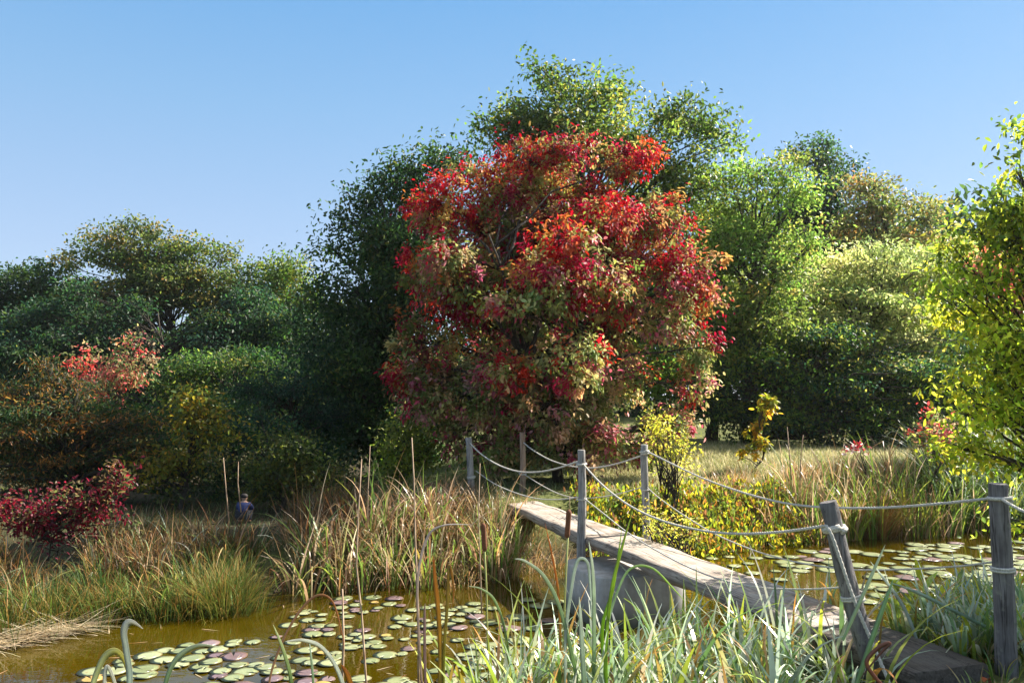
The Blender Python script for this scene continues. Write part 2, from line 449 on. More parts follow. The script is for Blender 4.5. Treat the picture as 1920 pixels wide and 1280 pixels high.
pR2b[2] = .3
pL1b, pL1t = P(1640, 1275, 5.45), P(1551, 940, 5.5)
pR1b, pR1t = P(1890, 1265, 5.35), P(1873, 906, 5.3)
post('a', pL3b, pL3t, .062, .055, M_POST, 'leaning grey post at the far end of the footbridge, left of the deck', [(.45, 2, .011)], 1)
post('b', pR3b, pR3t, .055, .05, M_BROWNPOST, 'straight brown post at the far end of the footbridge, in front of the red tree', [(.44, 1, .011)], 2)
post('c', pL2b, pL2t, .058, .047, M_POST, 'grey post standing on the concrete pier on the near side of the deck', [(.87, 1.5, .014), (.55, 1, .010)], 3)
post('d', pR2b, pR2t, .052, .045, M_POST, 'grey post behind the middle of the deck, beside the yellow shrub', [(.94, 1.5, .013), (.66, 1, .010)], 4)
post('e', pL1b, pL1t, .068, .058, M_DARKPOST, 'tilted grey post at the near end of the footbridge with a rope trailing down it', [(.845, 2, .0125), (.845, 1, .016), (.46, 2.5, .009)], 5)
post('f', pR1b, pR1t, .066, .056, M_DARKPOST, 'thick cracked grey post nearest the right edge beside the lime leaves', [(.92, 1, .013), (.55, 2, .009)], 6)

# --- ropes: twisted three strand cords hanging between posts
def rope(pts, r, label, group):
    r = r * .86
    pts = [np.asarray(p, float) for p in pts]
    # resample with Catmull-Rom
    q = []; m = len(pts)
    for i in range(m - 1):
        p0, p1, p2, p3 = pts[max(i - 1, 0)], pts[i], pts[i + 1], pts[min(i + 2, m - 1)]
        for s in range(24):
            t = s / 24
            q.append(.5 * (2 * p1 + (p2 - p0) * t + (2 * p0 - 5 * p1 + 4 * p2 - p3) * t * t + (3 * p1 - p0 - 3 * p2 + p3) * t ** 3))
    q.append(pts[-1]); q = np.array(q)
    seg = np.linalg.norm(np.diff(q, axis=0), axis=1); s = np.concatenate([[0], np.cumsum(seg)])
    n = max(30, int(s[-1] / .016)); n = min(n, 420)
    ss = np.linspace(0, s[-1], n); q = np.stack([np.interp(ss, s, q[:, k]) for k in range(3)], 1)
    tn = np.gradient(q, axis=0); tn /= np.linalg.norm(tn, axis=1)[:, None]
    u = np.cross(tn, (0, 0, 1)); u /= np.linalg.norm(u, axis=1)[:, None] + 1e-9; v = np.cross(tn, u)
    b = TB()
    for k in range(3):
        a = ss / (r * 9) * 6.2832 / 1 + k * 2.0944
        c = q + (np.cos(a)[:, None] * u + np.sin(a)[:, None] * v) * r * .5
        b.tube(list(c), r * .56, 5)
    o = b.build('rope', M_ROPE); tag(o, label, 'rope', group)
    return o
GU, GL = 'upper handrail ropes of the footbridge', 'lower ropes of the footbridge'
def between(a, b, mids):
    """a, b: (px, py, Y) at the posts; mids: (px, py) seen in between, depth along the straight line in plan"""
    A, B = P(*a), P(*b); out = [A]
    for px, py in mids:
        # plan intersection of the pixel ray with the line A-B
        d = ray(px, py); ux = d[0] / d[1]
        dx, dy = B[0] - A[0], B[1] - A[1]
        t = (A[0] - ux * A[1]) / (ux * dy - dx)
        out.append(P(px, py, A[1] + t * dy))
    return out + [B]
rope(between((880, 829, 13.9), (1086, 864, 10.0), [(900, 849), (930, 869), (965, 882), (1000, 885), (1040, 879)]), .014, 'upper rope sagging from the far leaning post to the pier post', GU)
rope(between((1092, 868, 10.0), (1549, 985, 5.45), [(1130, 909), (1180, 947), (1240, 975), (1310, 993), (1380, 1000), (1460, 997)]), .013, 'upper rope sagging from the pier post to the tilted near post', GU)
rope(between((980, 828, 14.3), (1208, 852, 10.25), [(1000, 844), (1030, 861), (1060, 871), (1090, 876), (1120, 876), (1160, 868)]), .013, 'upper rope sagging from the brown post to the post beside the yellow shrub', GU)
rope(between((1208, 843, 10.25), (1872, 932, 5.33), [(1260, 869), (1320, 897), (1400, 925), (1480, 944), (1560, 951), (1660, 951), (1770, 943)]), .0125, 'long upper rope passing behind the tilted post to the right hand post', GU)
rope([P(1872, 931, 5.3), P(1920, 958, 4.9), P(2010, 985, 4.2), P(2130, 1000, 3.6)], .012, 'short upper rope running from the right hand post out of the picture', GU)
rope(between((892, 882, 13.9), (1090, 931, 10.0), [(925, 905), (960, 921), (1000, 933), (1030, 936), (1060, 935)]), .010, 'lower rope sagging from the far leaning post to the pier post', GL)
rope(between((1092, 931, 10.0), (1588, 1100, 5.5), [(1130, 961), (1180, 1000), (1250, 1042), (1330, 1079), (1410, 1099), (1500, 1104)]), .009, 'lower rope hanging over the deck from the pier post to the tilted near post', GL)
rope(between((982, 888, 14.3), (1210, 911, 10.25), [(1010, 906), (1045, 924), (1080, 933), (1120, 932), (1165, 924)]), .010, 'lower rope sagging from the brown post to the post beside the yellow shrub', GL)
rope(between((1211, 911, 10.25), (1880, 1050, 5.35), [(1245, 940), (1325, 992), (1400, 1026), (1475, 1049), (1555, 1063), (1634, 1068), (1783, 1062)]), .009, 'long lower rope over the lily pads to the right hand post', GL)
tr = [P(1549, 985, 5.42), P(1562, 1010, 5.38), P(1600, 1120, 5.34), P(1640, 1215, 5.3), P(1672, 1290, 5.2)]
rope(tr, .014, 'loose rope end trailing down the tilted near post', 'trailing rope')

# ------------------------------------------------------------------ foliage generators
def unit(a): return a / (np.linalg.norm(a, axis=-1, keepdims=True) + 1e-9)
def leaves(Pb, A, N, L, W, fold=.18, droop=.12):
    """base points, axis, normal; returns V (n*6), F (n*2 quads)"""
    n = len(Pb); A = unit(A); N = unit(N - A * (A * N).sum(1, keepdims=True)); S = np.cross(A, N)
    L = np.broadcast_to(L, (n,))[:, None]; W = np.broadcast_to(W, (n,))[:, None]
    up = N * W * fold; dn = N * L * droop
    v = np.stack([Pb,
                  Pb + A * L * .30 + S * W * .42 + up - dn * .1, Pb + A * L * .66 + S * W * .40 + up - dn * .45,
                  Pb + A * L - dn,
                  Pb + A * L * .66 - S * W * .40 + up - dn * .45, Pb + A * L * .30 - S * W * .42 + up - dn * .1], 1)
    b = (np.arange(n) * 6)[:, None]
    F = np.concatenate([b + np.array([[0, 3, 2, 1]]), b + np.array([[0, 5, 4, 3]])], 0)
    return v.reshape(-1, 3), F
def pick(pal, n, r):
    """pal: list of (weight, rgb)"""
    w = np.array([p[0] for p in pal], float); c = np.array([p[1] for p in pal])
    return c[r.choice(len(pal), n, p=w / w.sum())]

def limbs(tb, start, lobes, r0, r, twigs=None, wig=.12):
    """trunk top -> lobes"""
    pass

DENS, LSC = 1.75, .95
def make_tree(name, label, cat, base, lobes, pal, dens=9, k=14, leaf=(.13, .07), spread=(.3, .2), trunk_r=.16, seed=1,
              rosette=False, droop=.25, group=None, bark=None, mat=None, shell=.5, stems=1, twig=.35, colfn=None, gaps=.0, fork=.45, jit=.22, upw=.6):
    """lobes: list of (center xyz, radii xyz)"""
    r = np.random.default_rng(seed)
    base = np.asarray(base, float)
    t = empty(name, tuple(base)); tag(t, label, cat, group)
    bark = bark or M_BARK
    tb = TB()
    C = np.array([l[0] for l in lobes], float); Rr = np.array([l[1] for l in lobes], float)
    zc = C[:, 2].mean(); ztop = C[:, 2].max()
    lean = C[:, :2].mean(0)
    tops = []
    for s in range(stems):
        off = np.array((0, 0, 0.)) if stems == 1 else np.array((r.normal(0, trunk_r * 1.6), r.normal(0, trunk_r * 1.6), 0))
        p0 = base + off - np.array((0, 0, .1))
        pe = np.array((lean[0] + off[0] * 4, lean[1] + off[1] * 4, base[2] + (ztop - base[2]) * (.86 if stems == 1 else .68)))
        m = 9; pts = []
        for i in range(m):
            f = i / (m - 1)
            pts.append(p0 * (1 - f) + pe * f + np.array((r.normal(0, .05), r.normal(0, .05), 0)) * (0 < i) * (1 + f * 1.5))
        rad = [trunk_r * (1.25 if i == 0 else 1) * (1 - .86 * i / (m - 1)) / (1 if stems == 1 else stems ** .5) for i in range(m)]
        tb.tube(pts, rad, 9); tops.append(pts)
    cl = []; out = []; lt = []
    for i in range(len(lobes)):
        c, R3 = C[i], Rr[i]
        pts = tops[i % stems]
        # limb leaves the trunk below the lobe
        f = np.clip((c[2] - R3[2] * .5 - base[2]) / (pts[-1][2] - base[2]) * .72, .12, .95)
        j = f * (len(pts) - 1); j0 = int(j); a = pts[j0] + (pts[min(j0 + 1, len(pts) - 1)] - pts[j0]) * (j - j0)
        d = c - a; ln = np.linalg.norm(d)
        rl = max(.012, trunk_r * (.38 - .24 * f))
        mid = a + d * .5 + np.array((r.normal(0, .06) * ln, r.normal(0, .06) * ln, .08 * ln))
        lp = [a, a + (mid - a) * .5 + r.normal(0, .03, 3) * ln, mid, mid + (c - mid) * .5 + r.normal(0, .03, 3) * ln, c]
        tb.tube(lp, [rl, rl * .85, rl * .7, rl * .5, rl * .3], 6)
        area = 4 * math.pi * (((R3[0] * R3[1]) ** 1.6 + (R3[0] * R3[2]) ** 1.6 + (R3[1] * R3[2]) ** 1.6) / 3) ** (1 / 1.6)
        n = max(4, int(area * dens * DENS))
        u = unit(r.normal(size=(n, 3))); rad = (shell + (1.04 - shell) * r.random(n) ** .7)[:, None]
        p = c + u * R3 * rad
        if gaps > 0:    # leave holes so that the sky shows through
            g = np.sin(p[:, 0] * 2.3 + seed) * np.sin(p[:, 2] * 2.9 + seed * 2) * np.sin(p[:, 1] * 2.1)
            keep = (g > -gaps * r.random(n) * 1.0 + .0) | (r.random(n) > gaps); p = p[keep]; u = u[keep]
        # some sprays reach out past the bough so that the outline is ragged
        m = int(len(p) * .12); j = r.choice(len(p), m, replace=False); far_ = np.zeros(len(p), bool); far_[j] = True
        p[j] = c + u[j] * R3 * r.uniform(1.08, 1.45, (m, 1)) + r.normal(0, .05, (m, 3))
        tone = np.clip(r.normal(1, .2), .6, 1.5) * np.array((np.clip(r.normal(1, .1), .8, 1.3), 1, np.clip(r.normal(1, .1), .8, 1.2)))
        lt.append(np.repeat(tone[None], len(p), 0))
        cl.append(p); out.append(u)
        for q in range(len(p)):
            if far_[q] or r.random() < twig:
                s0 = lp[3] + (c - lp[3]) * r.random()
                mm = (s0 + p[q]) / 2 + r.normal(0, .07, 3) * np.linalg.norm(p[q] - s0)
                tb.tube([s0, mm, p[q]], [max(.005, rl * .22), max(.004, rl * .15), .003], 3, False)
    tb.build('trunk', bark, t)
    cl = np.concatenate(cl); out = np.concatenate(out)
    M = len(cl); n = M * k
    ccol = (colfn(cl, r) if colfn else pick(pal, M, r)) * np.concatenate(lt)
    wt = np.exp(r.normal(0, .65, M)); ib = np.sort(r.choice(M, n, p=wt / wt.sum())); cs = np.clip(r.normal(1, .3, (M, 1)), .45, 1.7)[ib]
    if rosette:
        pb = cl[ib] + cs * r.normal(0, .085, (n, 3)) * spread[0] / .3
        ax = out[ib] * .55 + np.array((0, 0, -droop)) + r.normal(0, .62, (n, 3))
        nm = np.array((0, 0, 1.)) * .8 + out[ib] * .5 + r.normal(0, .3, (n, 3))
    else:
        pb = cl[ib] + cs * np.clip(r.normal(size=(n, 3)), -1.7, 1.7) * np.array((spread[0], spread[0], spread[1]))
        ax = out[ib] * .45 + np.array((0, 0, -droop)) + r.normal(0, .6, (n, 3))
        nm = np.array((0, 0, 1.)) * upw + r.normal(0, .55, (n, 3))
    Ls = LSC * leaf[0] * r.uniform(.65, 1.25, n); Ws = LSC * leaf[1] * r.uniform(.75, 1.2, n)
    V, F = leaves(pb, ax, nm, Ls, Ws)
    lc = ccol[ib] * np.clip(1 + r.normal(0, jit, (n, 1)), .45, 1.8) * (1 + r.normal(0, .06, (n, 3)))
    me = mesh_np('crown', local(V, t), F, np.repeat(lc, 6, 0))
    link('crown', me, mat or M_LEAF, t)
    return t

def lobes_px(Y, items, depth=1.0, seed=0):
    """items: (px, py, rx, ry[, dY]) in photograph pixels at distance Y"""
    out = []
    for it in items:
        px, py, rx, ry = it[:4]; yy = Y + (it[4] if len(it) > 4 else 0)
        c = P(px, py, yy); s = yy / FPX
        out.append((c, (rx * s, rx * s * depth, ry * s)))
    return out
def split_lobes(lobes, n, frac, seed, zf=1.0):
    """break a big lobe into many smaller ones spread over its volume so that the outline is uneven"""
    r = np.random.default_rng(seed); out = []
    for c, R3 in lobes:
        for i in range(n):
            u = unit(r.normal(size=3)); rr = r.uniform(.35, .98)
            f = frac * r.uniform(.7, 1.3)
            fz = f * zf * r.uniform(.75, 1.1); out.append((np.asarray(c) + u * np.array(R3) * rr, (R3[0] * f * r.uniform(.8, 1.3), R3[1] * f, R3[2] * fz)))
    return out
def ground_at(px, Y):
    x = (px - 960) / FPX * Y * 1.0
    return np.array((x, Y, float(hgt(np.array([x]), np.array([Y]))[0])))

# palettes (linear albedo)
DKG = [(4, (.020, .050, .014)), (4, (.030, .070, .016)), (2, (.05, .095, .018)), (.6, (.10, .12, .02))]
DKB = [(4, (.014, .040, .022)), (4, (.020, .055, .026)), (2, (.03, .075, .025))]
MDG = [(3, (.055, .105, .016)), (4, (.095, .16, .022)), (2, (.16, .21, .03)), (.8, (.26, .25, .04))]
YLG = [(3, (.10, .17, .025)), (4, (.16, .24, .035)), (2.4, (.26, .32, .055)), (.8, (.33, .31, .07))]
PAL = [(3, (.22, .27, .07)), (4, (.30, .35, .11)), (3, (.42, .44, .17)), (1.5, (.13, .18, .05))]
LIME = [(3, (.14, .2, .014)), (4, (.23, .29, .02)), (4, (.34, .38, .03)), (2, (.44, .42, .05)), (1, (.07, .12, .02))]
OAK = [(3, (.040, .075, .018)), (3, (.075, .115, .022)), (3, (.13, .15, .028)), (1.5, (.2, .16, .035))]
GOLD = [(3, (.42, .30, .02)), (3, (.30, .28, .02)), (2, (.5, .24, .02)), (2, (.16, .19, .02))]
ORNG = [(3, (.30, .11, .02)), (3, (.20, .12, .025)), (3, (.10, .10, .02)), (2, (.05, .07, .018))]
PINK = [(2, (.36, .09, .08)), (2, (.36, .16, .09)), (3, (.26, .2, .09)), (3.5, (.10, .13, .04)), (1, (.42, .05, .04))]
CRIM = [(4, (.16, .008, .02)), (1, (.27, .012, .03)), (3, (.10, .010, .018)), (2.4, (.13, .09, .035)), (1.6, (.07, .09, .025))]
TG = 'trees along the far side of the pond'

# ------------------------------------------------------------------ the red tree
def red_col(p, r):
    n = len(p); c0 = P(1040, 560, 16.5)
    h = (p[:, 2] - P(0, 880, 16.5)[2]) / (P(0, 265, 16.5)[2] - P(0, 880, 16.5)[2])
    g = np.sin(p[:, 0] * 2.2 + 1) * np.sin(p[:, 2] * 2.6 + .4) + .6 * np.sin(p[:, 0] * 5.1 + p[:, 2] * 3.3 + p[:, 1] * 3) + r.normal(0, .45, n)
    rad = np.hypot((p[:, 0] - c0[0]) / 3.2, (p[:, 1] - c0[1]) / 2.8)
    redness = h * 1.6 + g * .5 + (rad - .6) * .5 - .60
    RED = [(4, (.36, .006, .014)), (4, (.27, .005, .024)), (2, (.42, .03, .012)), (1.2, (.42, .13, .025)), (1.6, (.40, .24, .06)), (1, (.30, .27, .08))]
    MIX = [(3, (.26, .01, .035)), (1.5, (.36, .08, .03)), (3, (.32, .20, .07)), (3.5, (.24, .22, .05)), (1.5, (.30, .08, .08)), (2.5, (.15, .18, .035))]
    OLV = [(4, (.13, .15, .035)), (4, (.24, .22, .08)), (3, (.11, .145, .04)), (1.5, (.30, .05, .08)), (3, (.36, .24, .11)), (2, (.34, .17, .15)), (1.5, (.3, .27, .09))]
    a, b, c = pick(RED, n, r), pick(MIX, n, r), pick(OLV, n, r)
    return np.where((redness > .55)[:, None], a, np.where((redness > .02)[:, None], b * 1.1, c * 1.3))
RY = 16.5
red_big = [(1040, 395, 205, 115), (930, 420, 150, 110), (1150, 400, 110, 110), (860, 560, 110, 150), (1040, 560, 200, 150, -.6), (1215, 560, 115, 140),
           (840, 700, 105, 100), (1000, 720, 150, 120, -1.2), (1190, 710, 125, 120), (1040, 720, 150, 110, .9), (930, 800, 110, 70, -.6), (1110, 800, 110, 60, -.5), (820, 770, 60, 60)]
lob = split_lobes(lobes_px(RY, [(1035 + (a_ - 1035) * .95, b_, c_ * .95, d_, *e_) for a_, b_, c_, d_, *e_ in red_big], .95), 7, .40, 11, .9)
lob += lobes_px(RY, [(1205, 290, 40, 26), (1160, 305, 40, 30), (1000, 285, 70, 24), (1080, 280, 60, 22), (890, 320, 45, 26), (800, 400, 45, 30), (1240, 385, 38, 26), (1270, 430, 42, 26),
                     (780, 480, 30, 22), (760, 690, 35, 40), (775, 530, 36, 24), (1330, 560, 38, 24), (1300, 500, 40, 30), (1310, 650, 34, 40), (1300, 720, 36, 40), (1270, 790, 38, 22), (795, 750, 40, 40),
                     (1150, 825, 40, 22), (1180, 840, 60, 26), (940, 850, 70, 24), (1060, 850, 70, 22, -.8), (880, 840, 50, 24), (780, 640, 40, 40), (1085, 715, 30, 18, -2.6), (950, 570, 45, 22, -2.4), (960, 700, 55, 25, -2.5), (1060, 450, 60, 30, -2.5), (840, 490, 40, 40, -1.8)])
make_tree('red_autumn_tree', 'large rounded tree with red and orange autumn leaves just beyond the footbridge', 'tree', ground_at(1068, RY),
          lob, None, dens=10, k=16, leaf=(.118, .062), spread=(.3, .2), trunk_r=.19, seed=5, rosette=True, droop=.42, stems=4, twig=.35, colfn=lambda p, r: red_col(p, r) * 1.15, mat=M_RED, shell=.45, bark=M_BARK)

# ------------------------------------------------------------------ green trees behind
def tree_px(name, label, Y, base_px, items, pal, n=6, frac=.45, seed=1, cat='tree', group=TG, **kw):
    big = lobes_px(Y, items, kw.pop('depth', .9))
    lb = split_lobes(big, n, frac, seed, kw.pop('zf', .8)) if n else big
    ex = kw.pop('extra', None)
    if ex: lb += lobes_px(Y, ex, .9)
    return make_tree(name, label, cat, ground_at(base_px, Y), lb, pal, seed=seed, group=group, **kw)

tree_px('tall_green_tree', 'tall loose green tree rising directly behind the red tree', 23, 1100,
        [(1050, 260, 150, 110), (1200, 300, 150, 110), (1080, 420, 220, 160), (1290, 420, 110, 130), (960, 560, 160, 140), (1140, 620, 200, 140)], MDG, 8, .34, 21,
        extra=[(1010, 125, 30, 16), (1060, 150, 42, 20), (1120, 160, 42, 30), (1095, 200, 60, 30), (960, 185, 22, 14), (905, 240, 34, 14), (950, 230, 40, 20), (1010, 210, 40, 22), (1180, 190, 40, 20), (1250, 220, 40, 26), (1310, 250, 36, 24), (1360, 270, 34, 14), (1345, 250, 24, 10), (1000, 260, 60, 26), (930, 275, 40, 20), (1370, 330, 36, 30)],
        dens=5.5, k=13, leaf=(.16, .085), spread=(.26, .17), trunk_r=.22, gaps=.6)
tree_px('dark_green_tree', 'dense dark green tree touching the left side of the red tree', 24, 730,
        [(790, 420, 90, 120), (720, 500, 110, 130), (690, 640, 130, 140), (650, 760, 130, 120), (790, 600, 110, 180), (780, 780, 120, 110)], DKG, 8, .40, 22,
        extra=[(850, 300, 50, 26), (790, 310, 46, 24), (745, 340, 50, 28), (690, 365, 36, 26), (650, 405, 30, 24), (620, 460, 36, 26), (615, 510, 26, 20), (690, 420, 50, 30), (590, 560, 40, 24)],
        dens=6.00, k=14, leaf=(0.157, 0.084), spread=(0.291, 0.190), trunk_r=.22)
tree_px('oak_tree', 'broad open crowned oak with sky showing through on the left', 42, 350,
        [(230, 520, 120, 80), (170, 590, 120, 80), (330, 530, 90, 60), (420, 530, 70, 60), (250, 620, 60, 50), (420, 610, 70, 50), (450, 660, 80, 40), (140, 650, 90, 50)], OAK, 15, .27, 23,
        extra=[(255, 425, 36, 14), (200, 440, 40, 18), (170, 470, 40, 20), (130, 490, 30, 16), (380, 460, 34, 12), (430, 470, 24, 10), (310, 450, 36, 16), (350, 480, 40, 18), (255, 470, 50, 30), (290, 500, 50, 30), (385, 560, 40, 30), (420, 580, 50, 36), (460, 560, 50, 40), (240, 600, 50, 40), (400, 640, 60, 36), (190, 640, 60, 36), (360, 550, 40, 30), (480, 620, 50, 40), (120, 610, 60, 40), (230, 560, 60, 30)],
        dens=3.2, k=16, leaf=(0.204, 0.120), spread=(0.360, 0.180), trunk_r=.2, gaps=.75)
tree_px('oak_tree', 'smaller dark oak at the left edge of the picture', 42, 50,
        [(60, 560, 110, 60), (40, 630, 120, 90), (-80, 600, 110, 90), (100, 640, 80, 80)], DKG, 8, .36, 24, extra=[(20, 520, 40, 16), (95, 510, 34, 18), (60, 530, 30, 20)],
        dens=3.60, k=13, leaf=(0.213, 0.125), spread=(0.350, 0.225), trunk_r=.2, gaps=.45)
tree_px('dark_green_tree', 'mid height dark green tree under and behind the open oak', 36, 300,
        [(120, 660, 130, 60), (230, 690, 90, 60), (420, 680, 100, 60), (540, 690, 90, 70), (20, 680, 110, 60), (400, 620, 50, 40), (560, 620, 60, 70), (60, 600, 70, 50), (190, 620, 70, 50), (250, 590, 40, 40), (480, 590, 60, 50), (420, 630, 60, 50), (130, 570, 50, 40)], DKG + DKB, 11, .3, 35,
        dens=4.2, k=14, leaf=(.19, .10), spread=(.36, .24), trunk_r=.16)
tree_px('slender_tree', 'yellowish green tree in the gap between the open oak and the dark green tree', 42, 520,
        [(520, 560, 70, 70), (500, 660, 80, 80), (540, 620, 70, 100), (590, 600, 60, 70)], MDG, 7, .38, 25,
        extra=[(545, 485, 24, 16), (520, 505, 34, 18), (560, 510, 24, 18), (470, 500, 26, 14), (490, 530, 34, 20), (500, 580, 50, 40), (560, 590, 50, 50), (580, 550, 34, 30)], dens=3.00, k=13, leaf=(0.208, 0.117), spread=(0.351, 0.234), trunk_r=.16, gaps=.5)
# lower storey on the left
tree_px('spreading_bush', 'green feathery bush tree spreading below the open oak', 28, 430,
        [(430, 690, 100, 45), (360, 710, 80, 45), (520, 700, 70, 50), (400, 770, 120, 60), (500, 790, 90, 60)], MDG + DKG + DKG, 13, .28, 26, group='bushes under the left hand trees', cat='bush',
        dens=5.85, k=14, leaf=(0.156, 0.060), spread=(0.336, 0.120), trunk_r=.12)
tree_px('dark_yew', 'dark bluish green evergreen bush left of the red tree', 23, 560,
        [(560, 720, 100, 80), (480, 760, 60, 70), (620, 800, 80, 90), (560, 850, 90, 70)], DKB, 13, .28, 27, group='bushes under the left hand trees', cat='bush',
        dens=6.75, k=15, leaf=(0.127, 0.046), spread=(0.276, 0.138), trunk_r=.14)
tree_px('larch_tree', 'dark conifer with rusty orange branch tips at the far left', 18, 150,
        [(110, 790, 130, 40), (60, 830, 120, 45), (180, 830, 120, 40), (260, 800, 70, 26), (130, 740, 70, 30), (90, 690, 26, 40), (20, 720, 40, 40), (230, 860, 120, 40), (60, 890, 130, 50)],
        [(4, (.028, .055, .016)), (3, (.045, .055, .016)), (2, (.16, .08, .018)), (1, (.26, .12, .02))], 12, .27, 28, group='bushes under the left hand trees', cat='tree',
        dens=5.85, k=16, leaf=(0.120, 0.031), spread=(0.300, 0.084), trunk_r=.13)
tree_px('pink_leaved_tree', 'small tree with pink and pale red leaves among dark trees on the left', 25, 215,
        [(190, 710, 70, 50), (240, 690, 50, 40)], PINK, 9, .36, 29, group=None,
        extra=[(150, 670, 18, 24), (180, 660, 10, 22), (240, 640, 12, 22), (255, 655, 16, 26), (278, 630, 10, 18), (230, 650, 12, 16), (185, 740, 24, 14), (280, 680, 20, 20)], dens=6, k=9, leaf=(0.144, 0.066), spread=(0.180, 0.120), trunk_r=.06)
tree_px('yellow_bush', 'yellow leaved bush in shade under the left hand trees', 17.6, 350,
        [(350, 830, 55, 65), (320, 880, 50, 45), (400, 800, 40, 35), (370, 760, 30, 30)], [(3, (.22, .19, .02)), (3, (.14, .15, .02)), (2, (.3, .2, .02)), (2, (.07, .1, .02))], 11, .32, 30, group='bushes under the left hand trees', cat='bush',
        dens=6.75, k=12, leaf=(0.115, 0.069), spread=(0.230, 0.172), trunk_r=.06)
tree_px('olive_bush', 'olive green bush behind the dry reeds left of the bridge', 17.5, 530,
        [(530, 850, 75, 60), (500, 890, 70, 45), (590, 880, 50, 45)], [(3, (.09, .105, .018)), (3, (.06, .085, .016)), (2, (.14, .13, .02))], 12, .3, 31, group='bushes under the left hand trees', cat='bush',
        dens=8.10, k=14, leaf=(0.105, 0.058), spread=(0.210, 0.126), trunk_r=.06)
tree_px('dark_shrub', 'deep green undergrowth bush behind the crouching figure', 20, 470,
        [(440, 870, 90, 70), (540, 880, 90, 60), (480, 800, 80, 60), (620, 870, 80, 60)], DKB + DKG, 13, .27, 34, group='bushes under the left hand trees', cat='bush',
        dens=8, k=14, leaf=(.11, .055), spread=(.22, .12), trunk_r=.06)
tree_px('light_green_bush', 'light green bush at the foot of the red tree on its left', 16.8, 755,
        [(760, 810, 48, 50), (740, 860, 45, 45), (800, 850, 40, 45)], [(3, (.12, .16, .02)), (3, (.17, .2, .025)), (2, (.08, .12, .02))], 7, .45, 32, group='bushes under the left hand trees', cat='bush',
        dens=10, k=13, leaf=(.10, .055), spread=(.18, .12), trunk_r=.05)
tree_px('dark_shrub', 'deep green undergrowth bush behind the red shrub', 18.5, 130,
        [(40, 860, 110, 70), (160, 870, 110, 70), (270, 870, 100, 70), (350, 900, 80, 50), (100, 790, 90, 60), (250, 800, 80, 50)], DKG + [(2, (.10, .10, .02)), (1, (.16, .13, .02))], 14, .26, 33, group='bushes under the left hand trees', cat='bush',
        dens=9, k=14, leaf=(.10, .05), spread=(.22, .12), trunk_r=.06)
# right hand side
tree_px('yellow_green_tree', 'bright yellow green tree to the right of the red tree', 22, 1400,
        [(1410, 400, 100, 90), (1380, 520, 110, 110), (1480, 480, 70, 80), (1400, 640, 120, 110)], YLG, 13, .32, 41,
        extra=[(1420, 320, 46, 22), (1480, 310, 36, 20), (1370, 340, 36, 24), (1500, 350, 30, 30), (1520, 420, 24, 20)], dens=7, k=13, leaf=(.13, .07), spread=(.32, .09), trunk_r=.18, zf=.55)
tree_px('green_tree', 'mid green tree filling the gap between the red tree and the yellow green tree', 25, 1330,
        [(1330, 420, 80, 80), (1310, 560, 90, 110), (1440, 600, 110, 100), (1520, 600, 90, 110), (1360, 700, 90, 80)], MDG + YLG, 14, .30, 48,
        dens=6, k=13, leaf=(.15, .08), spread=(.32, .1), trunk_r=.18, zf=.6)
tree_px('dark_spire_tree', 'narrow dark tree top showing behind the yellow green tree', 30, 1540,
        [(1540, 370, 60, 70), (1560, 450, 80, 90), (1500, 420, 50, 80)], DKG, 7, .38, 42,
        extra=[(1545, 270, 22, 16), (1530, 300, 30, 20), (1490, 290, 20, 14), (1590, 320, 24, 14)], dens=7, k=13, leaf=(.17, .09), spread=(.28, .18), trunk_r=.2)
tree_px('amber_tree', 'tree with amber tinted leaves behind on the right', 28, 1640,
        [(1620, 400, 55, 50), (1660, 440, 60, 60), (1720, 450, 60, 50)], [(3, (.20, .18, .05)), (4, (.17, .20, .05)), (1, (.32, .17, .05)), (2, (.11, .15, .035))], 9, .32, 43,
        extra=[(1640, 350, 30, 14), (1680, 380, 30, 14), (1600, 345, 24, 12), (1740, 390, 24, 14)], dens=7, k=13, leaf=(.16, .09), spread=(.28, .18), trunk_r=.18)
tree_px('pale_layered_tree', 'pale green tree with layered drooping boughs above the sunlit lawn', 24, 1600,
        [(1600, 520, 120, 60), (1700, 500, 90, 60), (1560, 640, 130, 50), (1700, 640, 100, 60), (1640, 720, 90, 40, -1), (1600, 560, 110, 50, -.8), (1720, 720, 70, 60)], PAL, 14, .30, 44,
        extra=[(1620, 690, 70, 24, -1.8), (1560, 600, 60, 20, -1.5), (1650, 770, 50, 16, -1.2), (1700, 590, 50, 24, -1.4)], dens=7.5, k=14, leaf=(.14, .065), spread=(.34, .07), trunk_r=.18, zf=.5, upw=.9)
tree_px('dark_understorey_tree', 'dark shaded tree between the red tree and the sunlit lawn', 21.5, 1420,
        [(1380, 700, 70, 80), (1450, 760, 100, 70), (1350, 790, 60, 80), (1560, 790, 90, 50), (1650, 810, 90, 45), (1730, 780, 70, 60), (1500, 700, 110, 60), (1640, 720, 110, 60), (1560, 640, 90, 60), (1780, 700, 80, 80)], DKB + MDG, 13, .32, 45,
        dens=8, k=14, leaf=(.12, .06), spread=(.26, .12), trunk_r=.12)
tree_px('distant_red_tree', 'rust red tree glimpsed behind the lime leaves at the right edge', 19, 1905,
        [(1890, 500, 60, 40), (1950, 520, 70, 60), (1920, 560, 60, 50)], [(3, (.35, .07, .05)), (2, (.3, .12, .06)), (2, (.2, .14, .05))], 6, .42, 46, dens=9, k=11, leaf=(.12, .07), spread=(.2, .14), trunk_r=.1, group=None)
tree_px('pale_background_tree', 'pale hazy green tree behind the lime leaves on the right', 25, 1830,
        [(1800, 560, 90, 110), (1840, 700, 110, 110), (1930, 650, 100, 120)], PAL + YLG, 9, .34, 47, dens=6.5, k=13, leaf=(.16, .085), spread=(.28, .15), trunk_r=.18)
